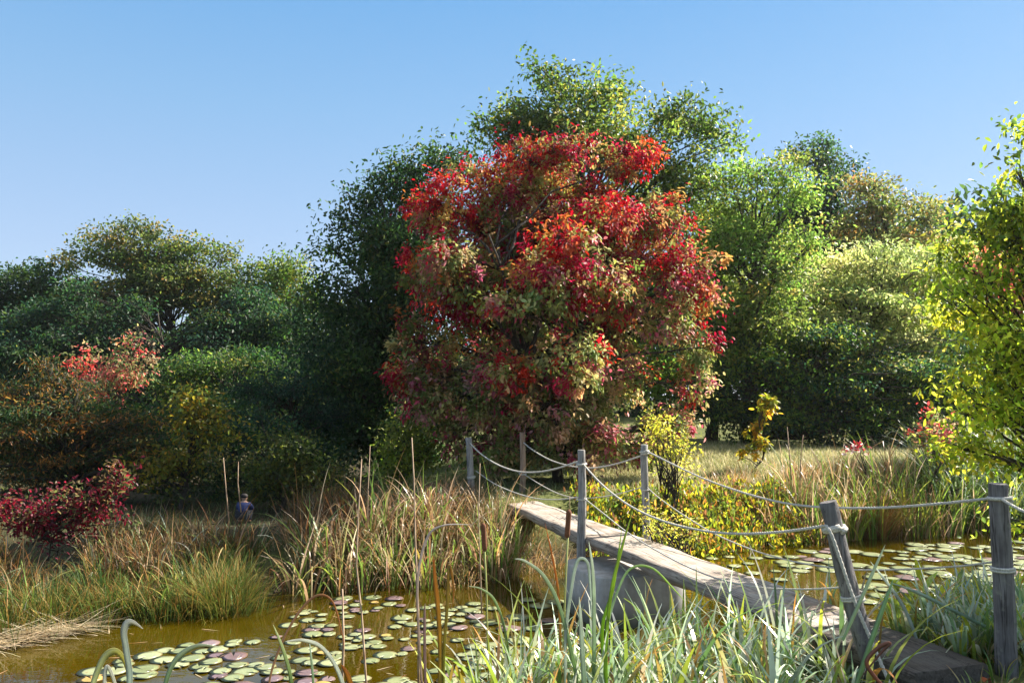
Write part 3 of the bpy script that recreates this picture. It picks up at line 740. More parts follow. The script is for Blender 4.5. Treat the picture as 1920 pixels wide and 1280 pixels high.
# near tree with lime leaves
lime_items = [(1890, 400, 60, 30), (1845, 430, 50, 26), (1900, 470, 60, 40), (1860, 520, 60, 24), (1800, 470, 36, 30), (1760, 545, 44, 16), (1850, 620, 80, 28), (1900, 680, 60, 40), (1850, 700, 60, 24),
              (1825, 765, 46, 22), (1890, 770, 60, 36), (1805, 830, 40, 26), (1860, 850, 50, 30), (1910, 860, 40, 40), (1830, 585, 60, 22), (1790, 720, 36, 16), (1905, 560, 50, 30), (1900, 990, 22, 26), (1915, 330, 26, 26), (1905, 300, 20, 24), (1925, 250, 14, 20), (1960, 420, 70, 90), (1980, 600, 80, 110), (1980, 780, 80, 110)]
def lime_col(p, r):
    up = (p[:, 2] - 4.0 + r.normal(0, .35, len(p)) > 0)[:, None]
    return np.where(up, pick([(3, (.13, .19, .02)), (3, (.20, .26, .025)), (2, (.32, .34, .03)), (1, (.06, .10, .018))], len(p), r), pick(LIME, len(p), r))
lime = split_lobes(lobes_px(8.8, lime_items, 1.0), 3, .6, 51)
lime += [((5.9, 7.2, 3.9), (.6, .6, .4)), ((6.5, 6.9, 4.5), (.7, .7, .4)), ((6.9, 7.6, 4.3), (.8, .8, .5)), ((6.1, 7.7, 3.4), (.5, .5, .4)), ((7.2, 7.0, 5.0), (.8, .8, .5)), ((5.6, 6.9, 3.3), (.35, .35, .3))]
make_tree('lime_leaved_tree', 'near tree with glowing lime green leaves hanging in from the right edge', 'tree', ground_at(2090, 8.9), lime, None, colfn=lime_col, dens=20, k=10, leaf=(.09, .046), spread=(.15, .10), mat=M_LIME, trunk_r=.075, seed=52, droop=.55, twig=.5, shell=.2, upw=.9)

# ------------------------------------------------------------------ small shrubs
tree_px('yellow_shrub', 'small bright yellow shrub beside the bridge post', 12.3, 1255,
        [(1255, 830, 38, 40), (1240, 860, 34, 26), (1280, 860, 20, 24), (1235, 800, 18, 20)], [(3, (.48, .42, .05)), (3, (.36, .36, .04)), (2, (.55, .5, .12)), (1, (.2, .22, .03))], 6, .42, 61, cat='shrub', group=None,
        dens=20, k=9, leaf=(.055, .03), spread=(.10, .09), trunk_r=.018, stems=3)
tree_px('yellow_shrub', 'low yellow shrub leaning over the water beside the deck', 9.6, 1245,
        [(1240, 985, 45, 24), (1280, 1000, 34, 20), (1210, 970, 26, 20)], [(3, (.48, .42, .05)), (3, (.36, .36, .04)), (2, (.55, .5, .12)), (1, (.2, .22, .03))], 6, .45, 62, cat='shrub', group=None,
        dens=26, k=8, leaf=(.04, .024), spread=(.07, .06), trunk_r=.012, stems=3)
tree_px('golden_sapling', 'golden orange sapling in front of the dark trees right of the red tree', 17, 1420,
        [(1435, 765, 24, 18), (1415, 800, 20, 20), (1420, 830, 22, 20), (1400, 850, 14, 14), (1445, 750, 12, 12)], GOLD, 4, .5, 63, cat='sapling', group=None,
        dens=15, k=8, leaf=(.13, .07), spread=(.1, .08), trunk_r=.025, rosette=True, droop=.3)
tree_px('crimson_shrub', 'crimson leaved shrub on the left bank behind the sedge', 11.2, 120,
        [(215, 905, 30, 36), (150, 945, 50, 40), (80, 950, 55, 40), (40, 965, 50, 36), (195, 960, 45, 40), (110, 985, 70, 26), (10, 965, 40, 40)], CRIM, 9, .30, 64, cat='shrub', group=None,
        dens=24, k=9, leaf=(.08, .04), spread=(.11, .10), trunk_r=.03, stems=5, droop=.1, twig=.6)
tree_px('pink_shrub', 'pinkish shrub beside the lawn under the lime leaves', 15.5, 1765,
        [(1765, 790, 36, 30), (1745, 830, 30, 36), (1790, 840, 30, 30)], PINK, 5, .45, 65, cat='shrub', group=None, dens=14, k=9, leaf=(.10, .05), spread=(.12, .1), trunk_r=.03, stems=2)
tree_px('red_sapling', 'tiny red leaved sapling standing among the right hand reeds', 15.2, 1607,
        [(1605, 830, 9, 7), (1618, 842, 7, 7), (1595, 842, 5, 5)], [(3, (.4, .02, .03)), (1, (.6, .5, .45))], 1, .5, 66, cat='sapling', group=None, dens=10, k=5, leaf=(.10, .05), spread=(.05, .05), trunk_r=.012)

# far-off wood
def woods():
    r = np.random.default_rng(90); n = 90000
    x = r.uniform(-55, 62, n); y = r.uniform(46, 57, n)
    top = 5.4 + .9 * np.sin(x * .5) + .7 * np.sin(x * 1.3 + 1) + .5 * np.sin(x * 2.9) + np.clip((x + 4) * .35, 0, 7)
    top = top * (1 - .55 * np.exp(-((x + 21.5) / 1.6) ** 2))
    z = hgt(x, y) + r.random(n) ** .8 * top
    pb = np.stack([x, y, z], 1); ax = r.normal(0, .6, (n, 3)) + (0, 0, -.2); nm = r.normal(0, .5, (n, 3)) + (0, -.3, .6)
    V, F = leaves(pb, ax, nm, .55 * r.uniform(.6, 1.3, n), .3)
    me = mesh_np('woods', V, F, np.repeat(pick(DKG, n, r) * r.uniform(.7, 1.3, (n, 1)), 6, 0))
    tag(link('woods', me, M_LEAF), 'far off dark wood behind the trees', kind='stuff')
woods()

# ------------------------------------------------------------------ blades: reeds, sedge, grass
def blades(base, L, W, az, tilt, bend, c0, c1, r, S=6, kink=0.0, twist=.6):
    """ribbon blades; returns V, F, col"""
    n = len(base); L = np.broadcast_to(L, (n,)); W = np.broadcast_to(W, (n,))
    t = np.linspace(0, 1, S + 1)
    kk = r.random(n) < kink; kt = r.uniform(.45, .85, n); ka = r.uniform(.9, 2.3, n)
    az = np.broadcast_to(az, (n,)); tilt = np.broadcast_to(tilt, (n,)); bend = np.broadcast_to(bend, (n,))
    pos = np.array(base, float); V = np.zeros((n, S + 1, 2, 3)); tw = az + np.pi / 2 + r.normal(0, twist, n)
    side = np.stack([np.cos(tw), np.sin(tw), np.zeros(n)], 1)
    for i in range(S + 1):
        ti = t[i]
        th = tilt + bend * ti ** 1.6 + np.where(kk & (ti > kt), ka, 0)
        d = np.stack([np.cos(az) * np.sin(th), np.sin(az) * np.sin(th), np.cos(th)], 1)
        if i: pos = pos + d * (L / S)[:, None]
        wv = W * (min(1, .55 + ti * 1.6) if ti < .35 else 1.0) * max(.06, (1 - ti ** 2.6)) * .5
        V[:, i, 0] = pos - side * wv[:, None]; V[:, i, 1] = pos + side * wv[:, None]
    col = c0[:, None, None, :] * (1 - t[None, :, None, None]) + c1[:, None, None, :] * t[None, :, None, None]
    col = np.broadcast_to(col, (n, S + 1, 2, 3))
    b = (np.arange(n) * (S + 1) * 2)[:, None, None]; i = (np.arange(S) * 2)[None, :, None]
    F = (b + i + np.array([0, 1, 3, 2])[None, None, :]).reshape(-1, 4)
    return V.reshape(-1, 3), F, col.reshape(-1, 3)
class Bag:
    def __init__(s): s.V = []; s.F = []; s.C = []; s.n = 0
    def add(s, V, F, C): s.V.append(V); s.F.append(F + s.n); s.C.append(C); s.n += len(V)
    def build(s, name, mat, parent=None, smooth=True):
        V = np.concatenate(s.V)
        me = mesh_np(name, local(V, parent), np.concatenate(s.F), np.concatenate(s.C), smooth)
        return link(name, me, mat, parent)
def along(line, n, r, d0, d1, lo=0., hi=1.):
    """points beside a polyline, d metres beyond it (away from the camera when positive)"""
    q = np.array(line); seg = np.linalg.norm(np.diff(q, axis=0), axis=1); s = np.concatenate([[0], np.cumsum(seg)])
    u = r.uniform(lo, hi, n) * s[-1]; x = np.interp(u, s, q[:, 0]); y = np.interp(u, s, q[:, 1])
    i = np.clip(np.searchsorted(s, u) - 1, 0, len(seg) - 1); tx = (q[i + 1] - q[i]) / seg[i][:, None]
    nx_, ny_ = -tx[:, 1], tx[:, 0]; sg = np.where(ny_ < 0, -1, 1)
    d = r.uniform(d0, d1, n)
    x = x + nx_ * sg * d; y = y + ny_ * sg * d
    return np.stack([x, y, np.maximum(hgt(x, y), -.25)], 1)
def jitcol(c, r, s=.2): return np.clip(c * (1 + r.normal(0, s, (len(c), 1))) * (1 + r.normal(0, .05, c.shape)), .004, .9)
def clumped(centers, per, r, sd):
    p = np.repeat(centers, per, 0); off = r.normal(0, sd, (len(p), 2)); p[:, :2] += off
    p[:, 2] = np.maximum(hgt(p[:, 0], p[:, 1]), -.25)
    return p, np.arctan2(off[:, 1], off[:, 0])

TAN = [(4, (.38, .26, .14)), (3, (.28, .17, .08)), (2, (.5, .38, .24)), (2, (.22, .10, .04)), (1, (.45, .22, .07))]
STRAW = [(3, (.52, .43, .27)), (2, (.4, .3, .16)), (1, (.6, .52, .38))]
FRESH = [(4, (.12, .20, .03)), (3, (.19, .28, .045)), (2, (.07, .13, .025)), (1, (.28, .30, .05))]
BLUEG = [(3, (.22, .31, .18)), (3, (.34, .42, .32)), (3, (.13, .23, .07)), (1.5, (.36, .40, .1)), (3, (.50, .53, .46))]
SEDGE0 = [(4, (.022, .055, .010)), (3, (.04, .08, .014)), (1, (.07, .10, .018))]
SEDGE1 = [(2.5, (.30, .15, .03)), (3, (.13, .16, .025)), (1.2, (.38, .24, .06)), (3, (.08, .13, .022))]

RUST = [(2, (.34, .13, .03)), (2, (.22, .09, .03)), (1, (.44, .24, .08))]
DIM = [(3, (.07, .045, .025)), (2, (.13, .075, .035)), (2, (.05, .06, .02)), (1, (.2, .12, .06))]
# left bank: fine sedge tussocks with rusty tips
def left_sedge():
    r = np.random.default_rng(101); bg_ = Bag()
    line = [far_bank(*q) for q in ((-140, 1222), (0, 1200), (150, 1172), (300, 1156), (475, 1146))]
    c = along(line, 50, r, -.1, .5)
    p, az = clumped(c, 85, r, .13)
    n = len(p)
    V = blades(p, r.uniform(.22, .58, n), r.uniform(.006, .013, n), az, np.abs(r.normal(.18, .14, n)), r.uniform(.1, 1.1, n), jitcol(pick(SEDGE0, n, r), r), jitcol(pick(SEDGE1, n, r), r), r, 5)
    bg_.add(*V)
    c = along(line, 60, r, .5, 2.2); p, az = clumped(c, 42, r, .18); n = len(p)
    V = blades(p, r.uniform(.2, .5, n), r.uniform(.008, .018, n), az, np.abs(r.normal(.2, .15, n)), r.uniform(.2, 1.3, n), jitcol(pick(SEDGE0, n, r), r), jitcol(pick(SEDGE0 + SEDGE1 + RUST, n, r), r), r, 5, kink=.1)
    bg_.add(*V)
    c = along(line, 30, r, -.12, .5); p, az = clumped(c, 9, r, .07); n = len(p)
    bg_.add(*blades(p, r.uniform(.35, .8, n), r.uniform(.012, .024, n), az, np.abs(r.normal(.2, .16, n)), r.uniform(.2, 1.7, n), jitcol(pick(FRESH + SEDGE0, n, r), r), jitcol(pick(FRESH + RUST + [(2, (.5, .3, .08))], n, r), r), r, 7, kink=.3))
    o = bg_.build('sedge', M_DRY); tag(o, 'fine green sedge with rusty tips along the left bank', kind='stuff')
left_sedge()
# flattened straw at the water's edge, far left
def straw_mat():
    r = np.random.default_rng(102); n = 700
    c = np.array([G(rr_, 1212 - rr_ * .2, 0) for rr_ in r.uniform(-60, 150, n)])
    p = c + np.stack([r.normal(0, .08, n), r.normal(0, .13, n), np.abs(r.normal(.02, .04, n)) + .02], 1)
    az = r.normal(.25, .5, n) + np.where(r.random(n) < .5, math.pi, 0)
    V = blades(p, r.uniform(.2, .6, n), r.uniform(.006, .012, n), az, r.uniform(1.2, 1.6, n), r.uniform(-.1, .35, n), jitcol(pick(STRAW, n, r), r), jitcol(pick(STRAW, n, r), r), r, 4)
    b = Bag(); b.add(*V); o = b.build('straw', M_DRY); tag(o, 'flattened mat of pale straw lying in the water at the far left', kind='stuff')
straw_mat()
# behind the sedge: dry brown stems
def left_dry():
    r = np.random.default_rng(103); b = Bag()
    line = [far_bank(*q) for q in ((-100, 1215), (150, 1168), (300, 1152), (540, 1112), (700, 1103))]
    p = along(line, 3000, r, 1.0, 3.2); n = len(p)
    V = blades(p, (r.uniform(.25, .6, n) + .22 * smooth(-4.6, -3.2, p[:, 0])) * np.where(r.random(n) < .12, 1.6, 1), r.uniform(.009, .02, n), r.uniform(0, 6.28, n), np.abs(r.normal(.15, .15, n)), r.uniform(.1, 1.4, n), jitcol(pick(DIM, n, r), r), jitcol(pick(DIM + RUST, n, r), r), r, 5, kink=.25)
    b.add(*V)
    p = along(line, 2800, r, 1.6, 4.4); n = len(p)
    b.add(*blades(p, r.uniform(.35, .9, n), r.uniform(.008, .018, n), r.uniform(0, 6.28, n), np.abs(r.normal(.15, .13, n)), r.uniform(.1, 1.5, n), jitcol(pick(DIM + SEDGE0, n, r), r), jitcol(pick(DIM + RUST + TAN + SEDGE1, n, r), r), r, 6, kink=.25))
    c = along(line, 44, r, .4, 3.2); p, az = clumped(c, 8, r, .08); n = len(p)
    b.add(*blades(p, r.uniform(.4, .85, n), r.uniform(.014, .026, n), az, np.abs(r.normal(.2, .15, n)), r.uniform(.3, 1.9, n), jitcol(pick(FRESH + TAN, n, r), r), jitcol(pick(BLUEG + RUST + TAN, n, r), r), r, 7, kink=.35))
    o = b.build('dry_stems', M_DRY); tag(o, 'dry brown stems on the left bank behind the sedge', kind='stuff')
left_dry()
# middle reed bed
def mid_reeds():
    r = np.random.default_rng(104); b = Bag()
    line = [far_bank(*q) for q in ((545, 1118), (700, 1106), (850, 1095), (1000, 1075), (1060, 1062))]
    # fine dry thatch
    c = along(line, 40, r, .3, 1.9, 0, .86); hs = np.repeat(r.uniform(.6, 1.25, 40), 60); p, az = clumped(c, 60, r, .2); n = len(p)
    b.add(*blades(p, hs * r.uniform(.3, .75, n), r.uniform(.007, .016, n), az, np.abs(r.normal(.25, .2, n)), r.uniform(.3, 2.3, n), jitcol(pick(TAN + DIM + DIM, n, r), r), jitcol(pick(TAN + RUST + DIM, n, r), r), r, 6, kink=.3))
    c = along(line, 26, r, .0, 1.0, .5, 1.0); p, az = clumped(c, 85, r, .2); n = len(p)
    b.add(*blades(p, r.uniform(.25, .6, n), r.uniform(.005, .011, n), az, np.abs(r.normal(.25, .2, n)), r.uniform(.6, 2.2, n), jitcol(pick(SEDGE0 + TAN, n, r), r), jitcol(pick(SEDGE1 + TAN, n, r), r), r, 6, kink=.1))
    # tall reed leaves
    c = along(line, 52, r, -.15, .8, 0, .82); hs = np.repeat(r.uniform(.65, 1.25, 52), 15); p, az = clumped(c, 15, r, .07); n = len(p)
    dry = r.random(n) < .5
    c0 = np.where(dry[:, None], pick(TAN, n, r), pick(FRESH, n, r)); c1 = np.where((dry | (r.random(n) < .3))[:, None], pick(TAN + STRAW, n, r), pick(FRESH, n, r))
    b.add(*blades(p, hs * r.uniform(.5, 1.2, n), r.uniform(.014, .034, n), az, np.abs(r.normal(.13, .13, n)), r.uniform(.1, 1.9, n), jitcol(c0, r), jitcol(c1, r), r, 8, kink=.28))
    o = b.build('reeds', M_BLADE); tag(o, 'tangled tan and green reeds on the far bank left of the footbridge', kind='stuff')
mid_reeds()
def right_reeds():
    r = np.random.default_rng(105); b = Bag()
    line = [far_bank(*q) for q in ((1450, 1026), (1600, 1010), (1750, 1003), (1930, 990), (2060, 990))]
    c = along(line, 40, r, -.1, .9, 0, .72); p, az = clumped(c, 22, r, .12); n = len(p); dry = r.random(n) < .5
    c0 = np.where(dry[:, None], pick(TAN, n, r), pick(FRESH, n, r)); c1 = np.where(dry[:, None], pick(TAN + STRAW, n, r), pick(FRESH + [(2, (.3, .3, .04))], n, r))
    b.add(*blades(p, r.uniform(.45, 1.45, n), r.uniform(.014, .032, n), az, np.abs(r.normal(.13, .11, n)), r.uniform(.05, 1.6, n), jitcol(c0, r), jitcol(c1, r), r, 7, kink=.2))
    c = along(line, 26, r, .1, 1.8, 0, .8); p, az = clumped(c, 70, r, .2); n = len(p)
    b.add(*blades(p, r.uniform(.2, .55, n), r.uniform(.008, .018, n), az, np.abs(r.normal(.2, .15, n)), r.uniform(.2, 1.5, n), jitcol(pick(TAN, n, r), r), jitcol(pick(TAN + SEDGE1, n, r), r), r, 5, kink=.1))
    c = along(line, 16, r, -.15, .3, .25, .8); p, az = clumped(c, 9, r, .05); n = len(p)
    b.add(*blades(p, r.uniform(.8, 1.5, n), r.uniform(.026, .045, n), az, np.abs(r.normal(.14, .1, n)), r.uniform(.1, 1.2, n), jitcol(pick(FRESH + [(3, (.3, .32, .03))], n, r), r), jitcol(pick(FRESH + [(4, (.42, .38, .04))], n, r), r), r, 8, kink=.2))
    # arching dark reeds at the right
    c = along(line, 22, r, -.1, 1.0, .6, 1); p, az = clumped(c, 45, r, .16); n = len(p)
    b.add(*blades(p, r.uniform(1.1, 1.9, n), r.uniform(.014, .026, n), az, np.abs(r.normal(.2, .15, n)), r.uniform(.6, 2.0, n), jitcol(pick(SEDGE0, n, r), r), jitcol(pick(FRESH + BLUEG, n, r), r), r, 7))
    o = b.build('reeds', M_BLADE); tag(o, 'sunlit tan and green reeds across the pond right of the footbridge', kind='stuff')
right_reeds()
# round brown sedge tussock
def tussock(px, py, h, label, c0p, c1p, n, seed, name='grass_tussock', sd=.1, w=(.006, .011), mat=None):
    r = np.random.default_rng(seed); q = G(px, py, .05); c = np.array((q[0], q[1], float(hgt(q[0:1], q[1:2])[0])))
    e = empty(name, tuple(c)); tag(e, label, 'grass tussock')
    p, az = clumped(c[None], n, r, sd)
    b = Bag(); b.add(*blades(p, h * r.uniform(.6, 1.15, n), r.uniform(*w, n), az, np.abs(r.normal(.2, .12, n)), r.uniform(.3, 1.7, n), jitcol(pick(c0p, n, r), r), jitcol(pick(c1p, n, r), r), r, 7))
    b.build('blades', mat or M_DRY, e)
tussock(1645, 1000, 1.05, 'rounded russet sedge tussock at the water edge among the right hand reeds', [(1, (.2, .09, .03)), (1, (.28, .15, .05))], [(2, (.34, .17, .05)), (1, (.3, .28, .05))], 900, 201, sd=.14)
tussock(420, 1140, .62, 'sunlit golden sedge tussock at the water edge beside the left reeds', SEDGE0, [(2, (.34, .22, .05)), (3, (.18, .2, .03))], 520, 202, sd=.16)
tussock(1890, 1275, .38, 'fresh dark green grass tuft at the foot of the right hand post', [(1, (.03, .09, .02))], [(1, (.06, .15, .03))], 420, 203, sd=.16, w=(.004, .008), mat=M_BLADE)

# yellow leaved marginal plants along the far bank right of the bridge
def marginal():
    r = np.random.default_rng(106); b = Bag()
    line = [far_bank(*q) for q in ((1110, 1046), (1180, 1042), (1330, 1040), (1440, 1024), (1530, 1016))]
    p = along(line, 900, r, -.15, 1.0); n = len(p)
    L = r.uniform(.12, .34, n)
    b.add(*blades(p, L * 1.15, .014, r.uniform(0, 6.28, n), np.abs(r.normal(.15, .12, n)), r.uniform(0, .4, n), jitcol(pick(FRESH, n, r), r), jitcol(pick(FRESH + GOLD, n, r), r), r, 3))
    q = np.repeat(p, 5, 0); m = len(q); LL = np.repeat(L, 5)
    q[:, :2] += r.normal(0, .07, (m, 2)); q[:, 2] += LL * r.uniform(.35, 1.0, m)
    V, F = leaves(q, np.stack([r.normal(0, .35, m), r.normal(0, .35, m), r.uniform(.3, 1.1, m) - .35 * (r.random(m) < .3) * 3], 1), np.stack([r.normal(0, .6, m), -np.abs(r.normal(.6, .4, m)), r.normal(0, .3, m)], 1), r.uniform(.07, .14, m), r.uniform(.028, .06, m))
    pal = [(3, (.42, .36, .02)), (3, (.28, .30, .02)), (5, (.10, .15, .02)), (1.2, (.4, .18, .03)), (2.5, (.16, .08, .03))]
    b.add(V, F, np.repeat(jitcol(pick(pal, m, r), r), 6, 0))
    o = b.build('pond_plants', M_LEAF, smooth=False); tag(o, 'yellow leaved marginal plants along the far bank right of the deck', kind='stuff')
marginal()

# lawn
def lawn():
    r = np.random.default_rng(107); b = Bag()
    n = 52000
    x = r.uniform(-9, 13, n); y = 11 + 14 * r.random(n)
    k = (pond_sd(x, y) > 1.0); x, y = x[k], y[k]; n = len(x)
    p = np.stack([x, y, hgt(x, y) - .01], 1)
    sunny = np.clip((x - 0) / 3, 0, 1)[:, None]  # sunlit look of the right-hand lawn put into the blade colour
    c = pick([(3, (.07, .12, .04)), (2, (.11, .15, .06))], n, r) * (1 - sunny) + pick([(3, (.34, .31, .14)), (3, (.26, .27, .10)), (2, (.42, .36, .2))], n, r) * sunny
    n2 = 34000; x2 = r.uniform(1.5, 12, n2); y2 = r.uniform(14.8, 21.5, n2); k2 = pond_sd(x2, y2) > 1.2; x2, y2 = x2[k2], y2[k2]; n2 = len(x2)
    c2 = pick([(3, (.58, .50, .26)), (3, (.46, .44, .18)), (2, (.66, .58, .36)), (1.4, (.24, .28, .08))], n2, r)  # straw tones, brightened to paint the strip as sunlit
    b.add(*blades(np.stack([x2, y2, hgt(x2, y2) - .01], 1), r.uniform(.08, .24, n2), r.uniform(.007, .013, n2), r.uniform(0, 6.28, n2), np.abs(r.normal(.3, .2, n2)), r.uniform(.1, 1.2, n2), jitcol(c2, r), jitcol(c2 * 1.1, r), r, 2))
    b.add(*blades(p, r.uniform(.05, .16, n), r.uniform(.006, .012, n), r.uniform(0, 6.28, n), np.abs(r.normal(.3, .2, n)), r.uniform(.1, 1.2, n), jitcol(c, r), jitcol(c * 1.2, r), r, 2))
    o = b.build('lawn_grass', M_DRY, smooth=False); tag(o, 'short lawn grass beyond the pond', kind='stuff')
lawn()

# ------------------------------------------------------------------ lily pads
def pad_material(name, c0, c1, rough):
    m, nd, ln, bs = new_mat(name)
    tc = nd.new('ShaderNodeTexCoord'); oi = nd.new('ShaderNodeObjectInfo')
    n = noise(nd, ln, 9, 4, tc.outputs['Object'])
    ad = nd.new('ShaderNodeMath'); ad.operation = 'MULTIPLY_ADD'; ln.new(oi.outputs['Random'], ad.inputs[0]); ad.inputs[1].default_value = .4
    sb = nd.new('ShaderNodeMath'); sb.operation = 'SUBTRACT'; ln.new(n.outputs[0], sb.inputs[0]); sb.inputs[1].default_value = .2
    ln.new(sb.outputs[0], ad.inputs[2])
    r = ramp(nd, ln, ad.outputs[0], [(.25, c0), (.75, c1)])
    # brown worn rim and blotches
    vl = nd.new('ShaderNodeVectorMath'); vl.operation = 'LENGTH'; ln.new(tc.outputs['Object'], vl.inputs[0])
    n3 = noise(nd, ln, 4, 5, tc.outputs['Object']); ed = nd.new('ShaderNodeMath'); ed.operation = 'MULTIPLY_ADD'
    ln.new(n3.outputs[0], ed.inputs[0]); ed.inputs[1].default_value = .55; ln.new(vl.outputs['Value'], ed.inputs[2])
    rim = ramp(nd, ln, ed.outputs[0], [(1.16 / 1.4, (0, 0, 0)), (1.30 / 1.4, (1, 1, 1))])
    sc_ = nd.new('ShaderNodeMath'); sc_.operation = 'DIVIDE'; ln.new(ed.outputs[0], sc_.inputs[0]); sc_.inputs[1].default_value = 1.4; ln.new(sc_.outputs[0], rim.inputs[0])
    mx = nd.new('ShaderNodeMix'); mx.data_type = 'RGBA'; ln.new(rim.outputs[0], mx.inputs[0]); ln.new(r.outputs[0], mx.inputs[6]); mx.inputs[7].default_value = (.16, .10, .04, 1)
    ln.new(mx.outputs[2], bs.inputs['Base Color'])
    bs.inputs['Roughness'].default_value = rough; bs.inputs['Specular IOR Level'].default_value = .6
    return m
PADM = {'green': pad_material('green_pad', (.16, .19, .085), (.29, .31, .17), .3), 'purple': pad_material('purple_pad', (.12, .075, .08), (.23, .165, .165), .3),
        'yellow': pad_material('yellow_pad', (.30, .26, .07), (.36, .22, .07), .4)}
def pad_mesh(r, mat):
    n = 26; bm = bmesh.new(); c = bm.verts.new((0, 0, -.002)); ring = []; mid = []
    not_ = .07; ph = r.uniform(0, 6)
    for i in range(n + 1):
        a = not_ + (6.2832 - 2 * not_) * i / n
        rr = 1 + .035 * math.sin(3 * a + ph) + .02 * math.sin(7 * a + ph * 2)
        mid.append(bm.verts.new((.6 * rr * math.cos(a), .6 * rr * math.sin(a), .004)))
        ring.append(bm.verts.new((rr * math.cos(a), rr * math.sin(a), +.004 + .008 * max(0, math.sin(2 * a + ph)) ** 2)))
    for i in range(n):
        bm.faces.new((c, mid[i], mid[i + 1])); bm.faces.new((mid[i], ring[i], ring[i + 1], mid[i + 1]))
    g = bmesh.ops.extrude_face_region(bm, geom=bm.faces[:])
    for v in g['geom']:
        if isinstance(v, bmesh.types.BMVert): v.co.z -= .004
    bmesh.ops.recalc_face_normals(bm, faces=bm.faces)
    me = bpy.data.meshes.new('lily_pad'); bm.to_mesh(me); bm.free(); me.materials.append(mat)
    for p in me.polygons: p.use_smooth = True
    return me
def pads():
    r = np.random.default_rng(301)
    meshes = {k: [pad_mesh(r, m) for _ in range(4)] for k, m in PADM.items()}
    spots = []
    def fill(poly, n, rmin, rmax, side, tries=4000, over=.86):
        from_ = len(spots); t = 0
        poly = np.array([G(px, py, 0)[:2] for px, py in poly])
        lo, hi = poly.min(0), poly.max(0); got = 0
        while got < n and t < tries:
            t += 1
            x, y = r.uniform(lo, hi); ins = False
            for i in range(len(poly)):
                (ax, ay), (bx, by) = poly[i], poly[(i + 1) % len(poly)]
                if (ay > y) != (by > y) and x < (bx - ax) * (y - ay) / (by - ay) + ax: ins = not ins
            if not ins or pond_sd(np.array([x]), np.array([y]))[0] > -.12: continue
            if math.sin(x * 3.1 + y * .7) * math.sin(y * 3.7 - x) + r.uniform(-.5, .9) < 0: continue
            rad = r.uniform(rmin, rmax)
            if math.hypot(x - PIER[0], y - PIER[1]) < PR + rad: continue
            if any(math.hypot(x - s[0], y - s[1]) < (rad + s[2]) * over for s in spots): continue
            spots.append((x, y, rad, side)); got += 1
    fill([(560, 1145), (660, 1125), (800, 1130), (930, 1140), (930, 1300), (520, 1300), (480, 1230)], 130, .055, .125, 'left', 14000, .66)
    fill([(190, 1240), (330, 1205), (420, 1200), (480, 1200), (520, 1300), (120, 1320)], 40, .08, .15, 'left', 8000, .66)
    fill([(930, 1130), (1040, 1120), (1080, 1160), (960, 1250), (930, 1200)], 12, .10, .15, 'left')
    fill([(1420, 1050), (1500, 1030), (1640, 1025), (1920, 1010), (1990, 1030), (1990, 1120), (1800, 1130), (1700, 1090), (1560, 1075), (1440, 1070)], 130, .09, .21, 'right', 6000, .66)
    fill([(1330, 1045), (1440, 1040), (1470, 1090), (1380, 1075)], 7, .10, .16, 'right')
    fill([(1560, 1090), (1700, 1095), (1760, 1130), (1620, 1130)], 6, .12, .18, 'right')
    fill([(600, 1120), (760, 1120), (900, 1130), (900, 1145), (600, 1150)], 6, .09, .13, 'left')
    for i, (x, y, rad, side) in enumerate(spots):
        u = r.random(); k = 'purple' if u < (.20 if side == 'left' else .10) else ('yellow' if u < .235 and side == 'left' else 'green')
        me = meshes[k][r.integers(4)]
        o = bpy.data.objects.new('lily_pad', me); COL.objects.link(o)
        o.location = (x, y, .003 + .003 * (i % 3)); o.rotation_euler = (r.normal(0, .015), r.normal(0, .015), r.uniform(0, 6.28)); o.scale = (rad, rad * r.uniform(.9, 1.05), 1 if False else .6)
        cname = {'green': 'pale sage green', 'purple': 'dull purple', 'yellow': 'fading yellow'}[k]
        wh = 'on the open water left of the footbridge' if side == 'left' else 'on the water right of the footbridge'
        tag(o, f'{cname} lily pad floating {wh}', 'lily pad', f'{cname} lily pads {wh}')
    return spots
PADS = pads()

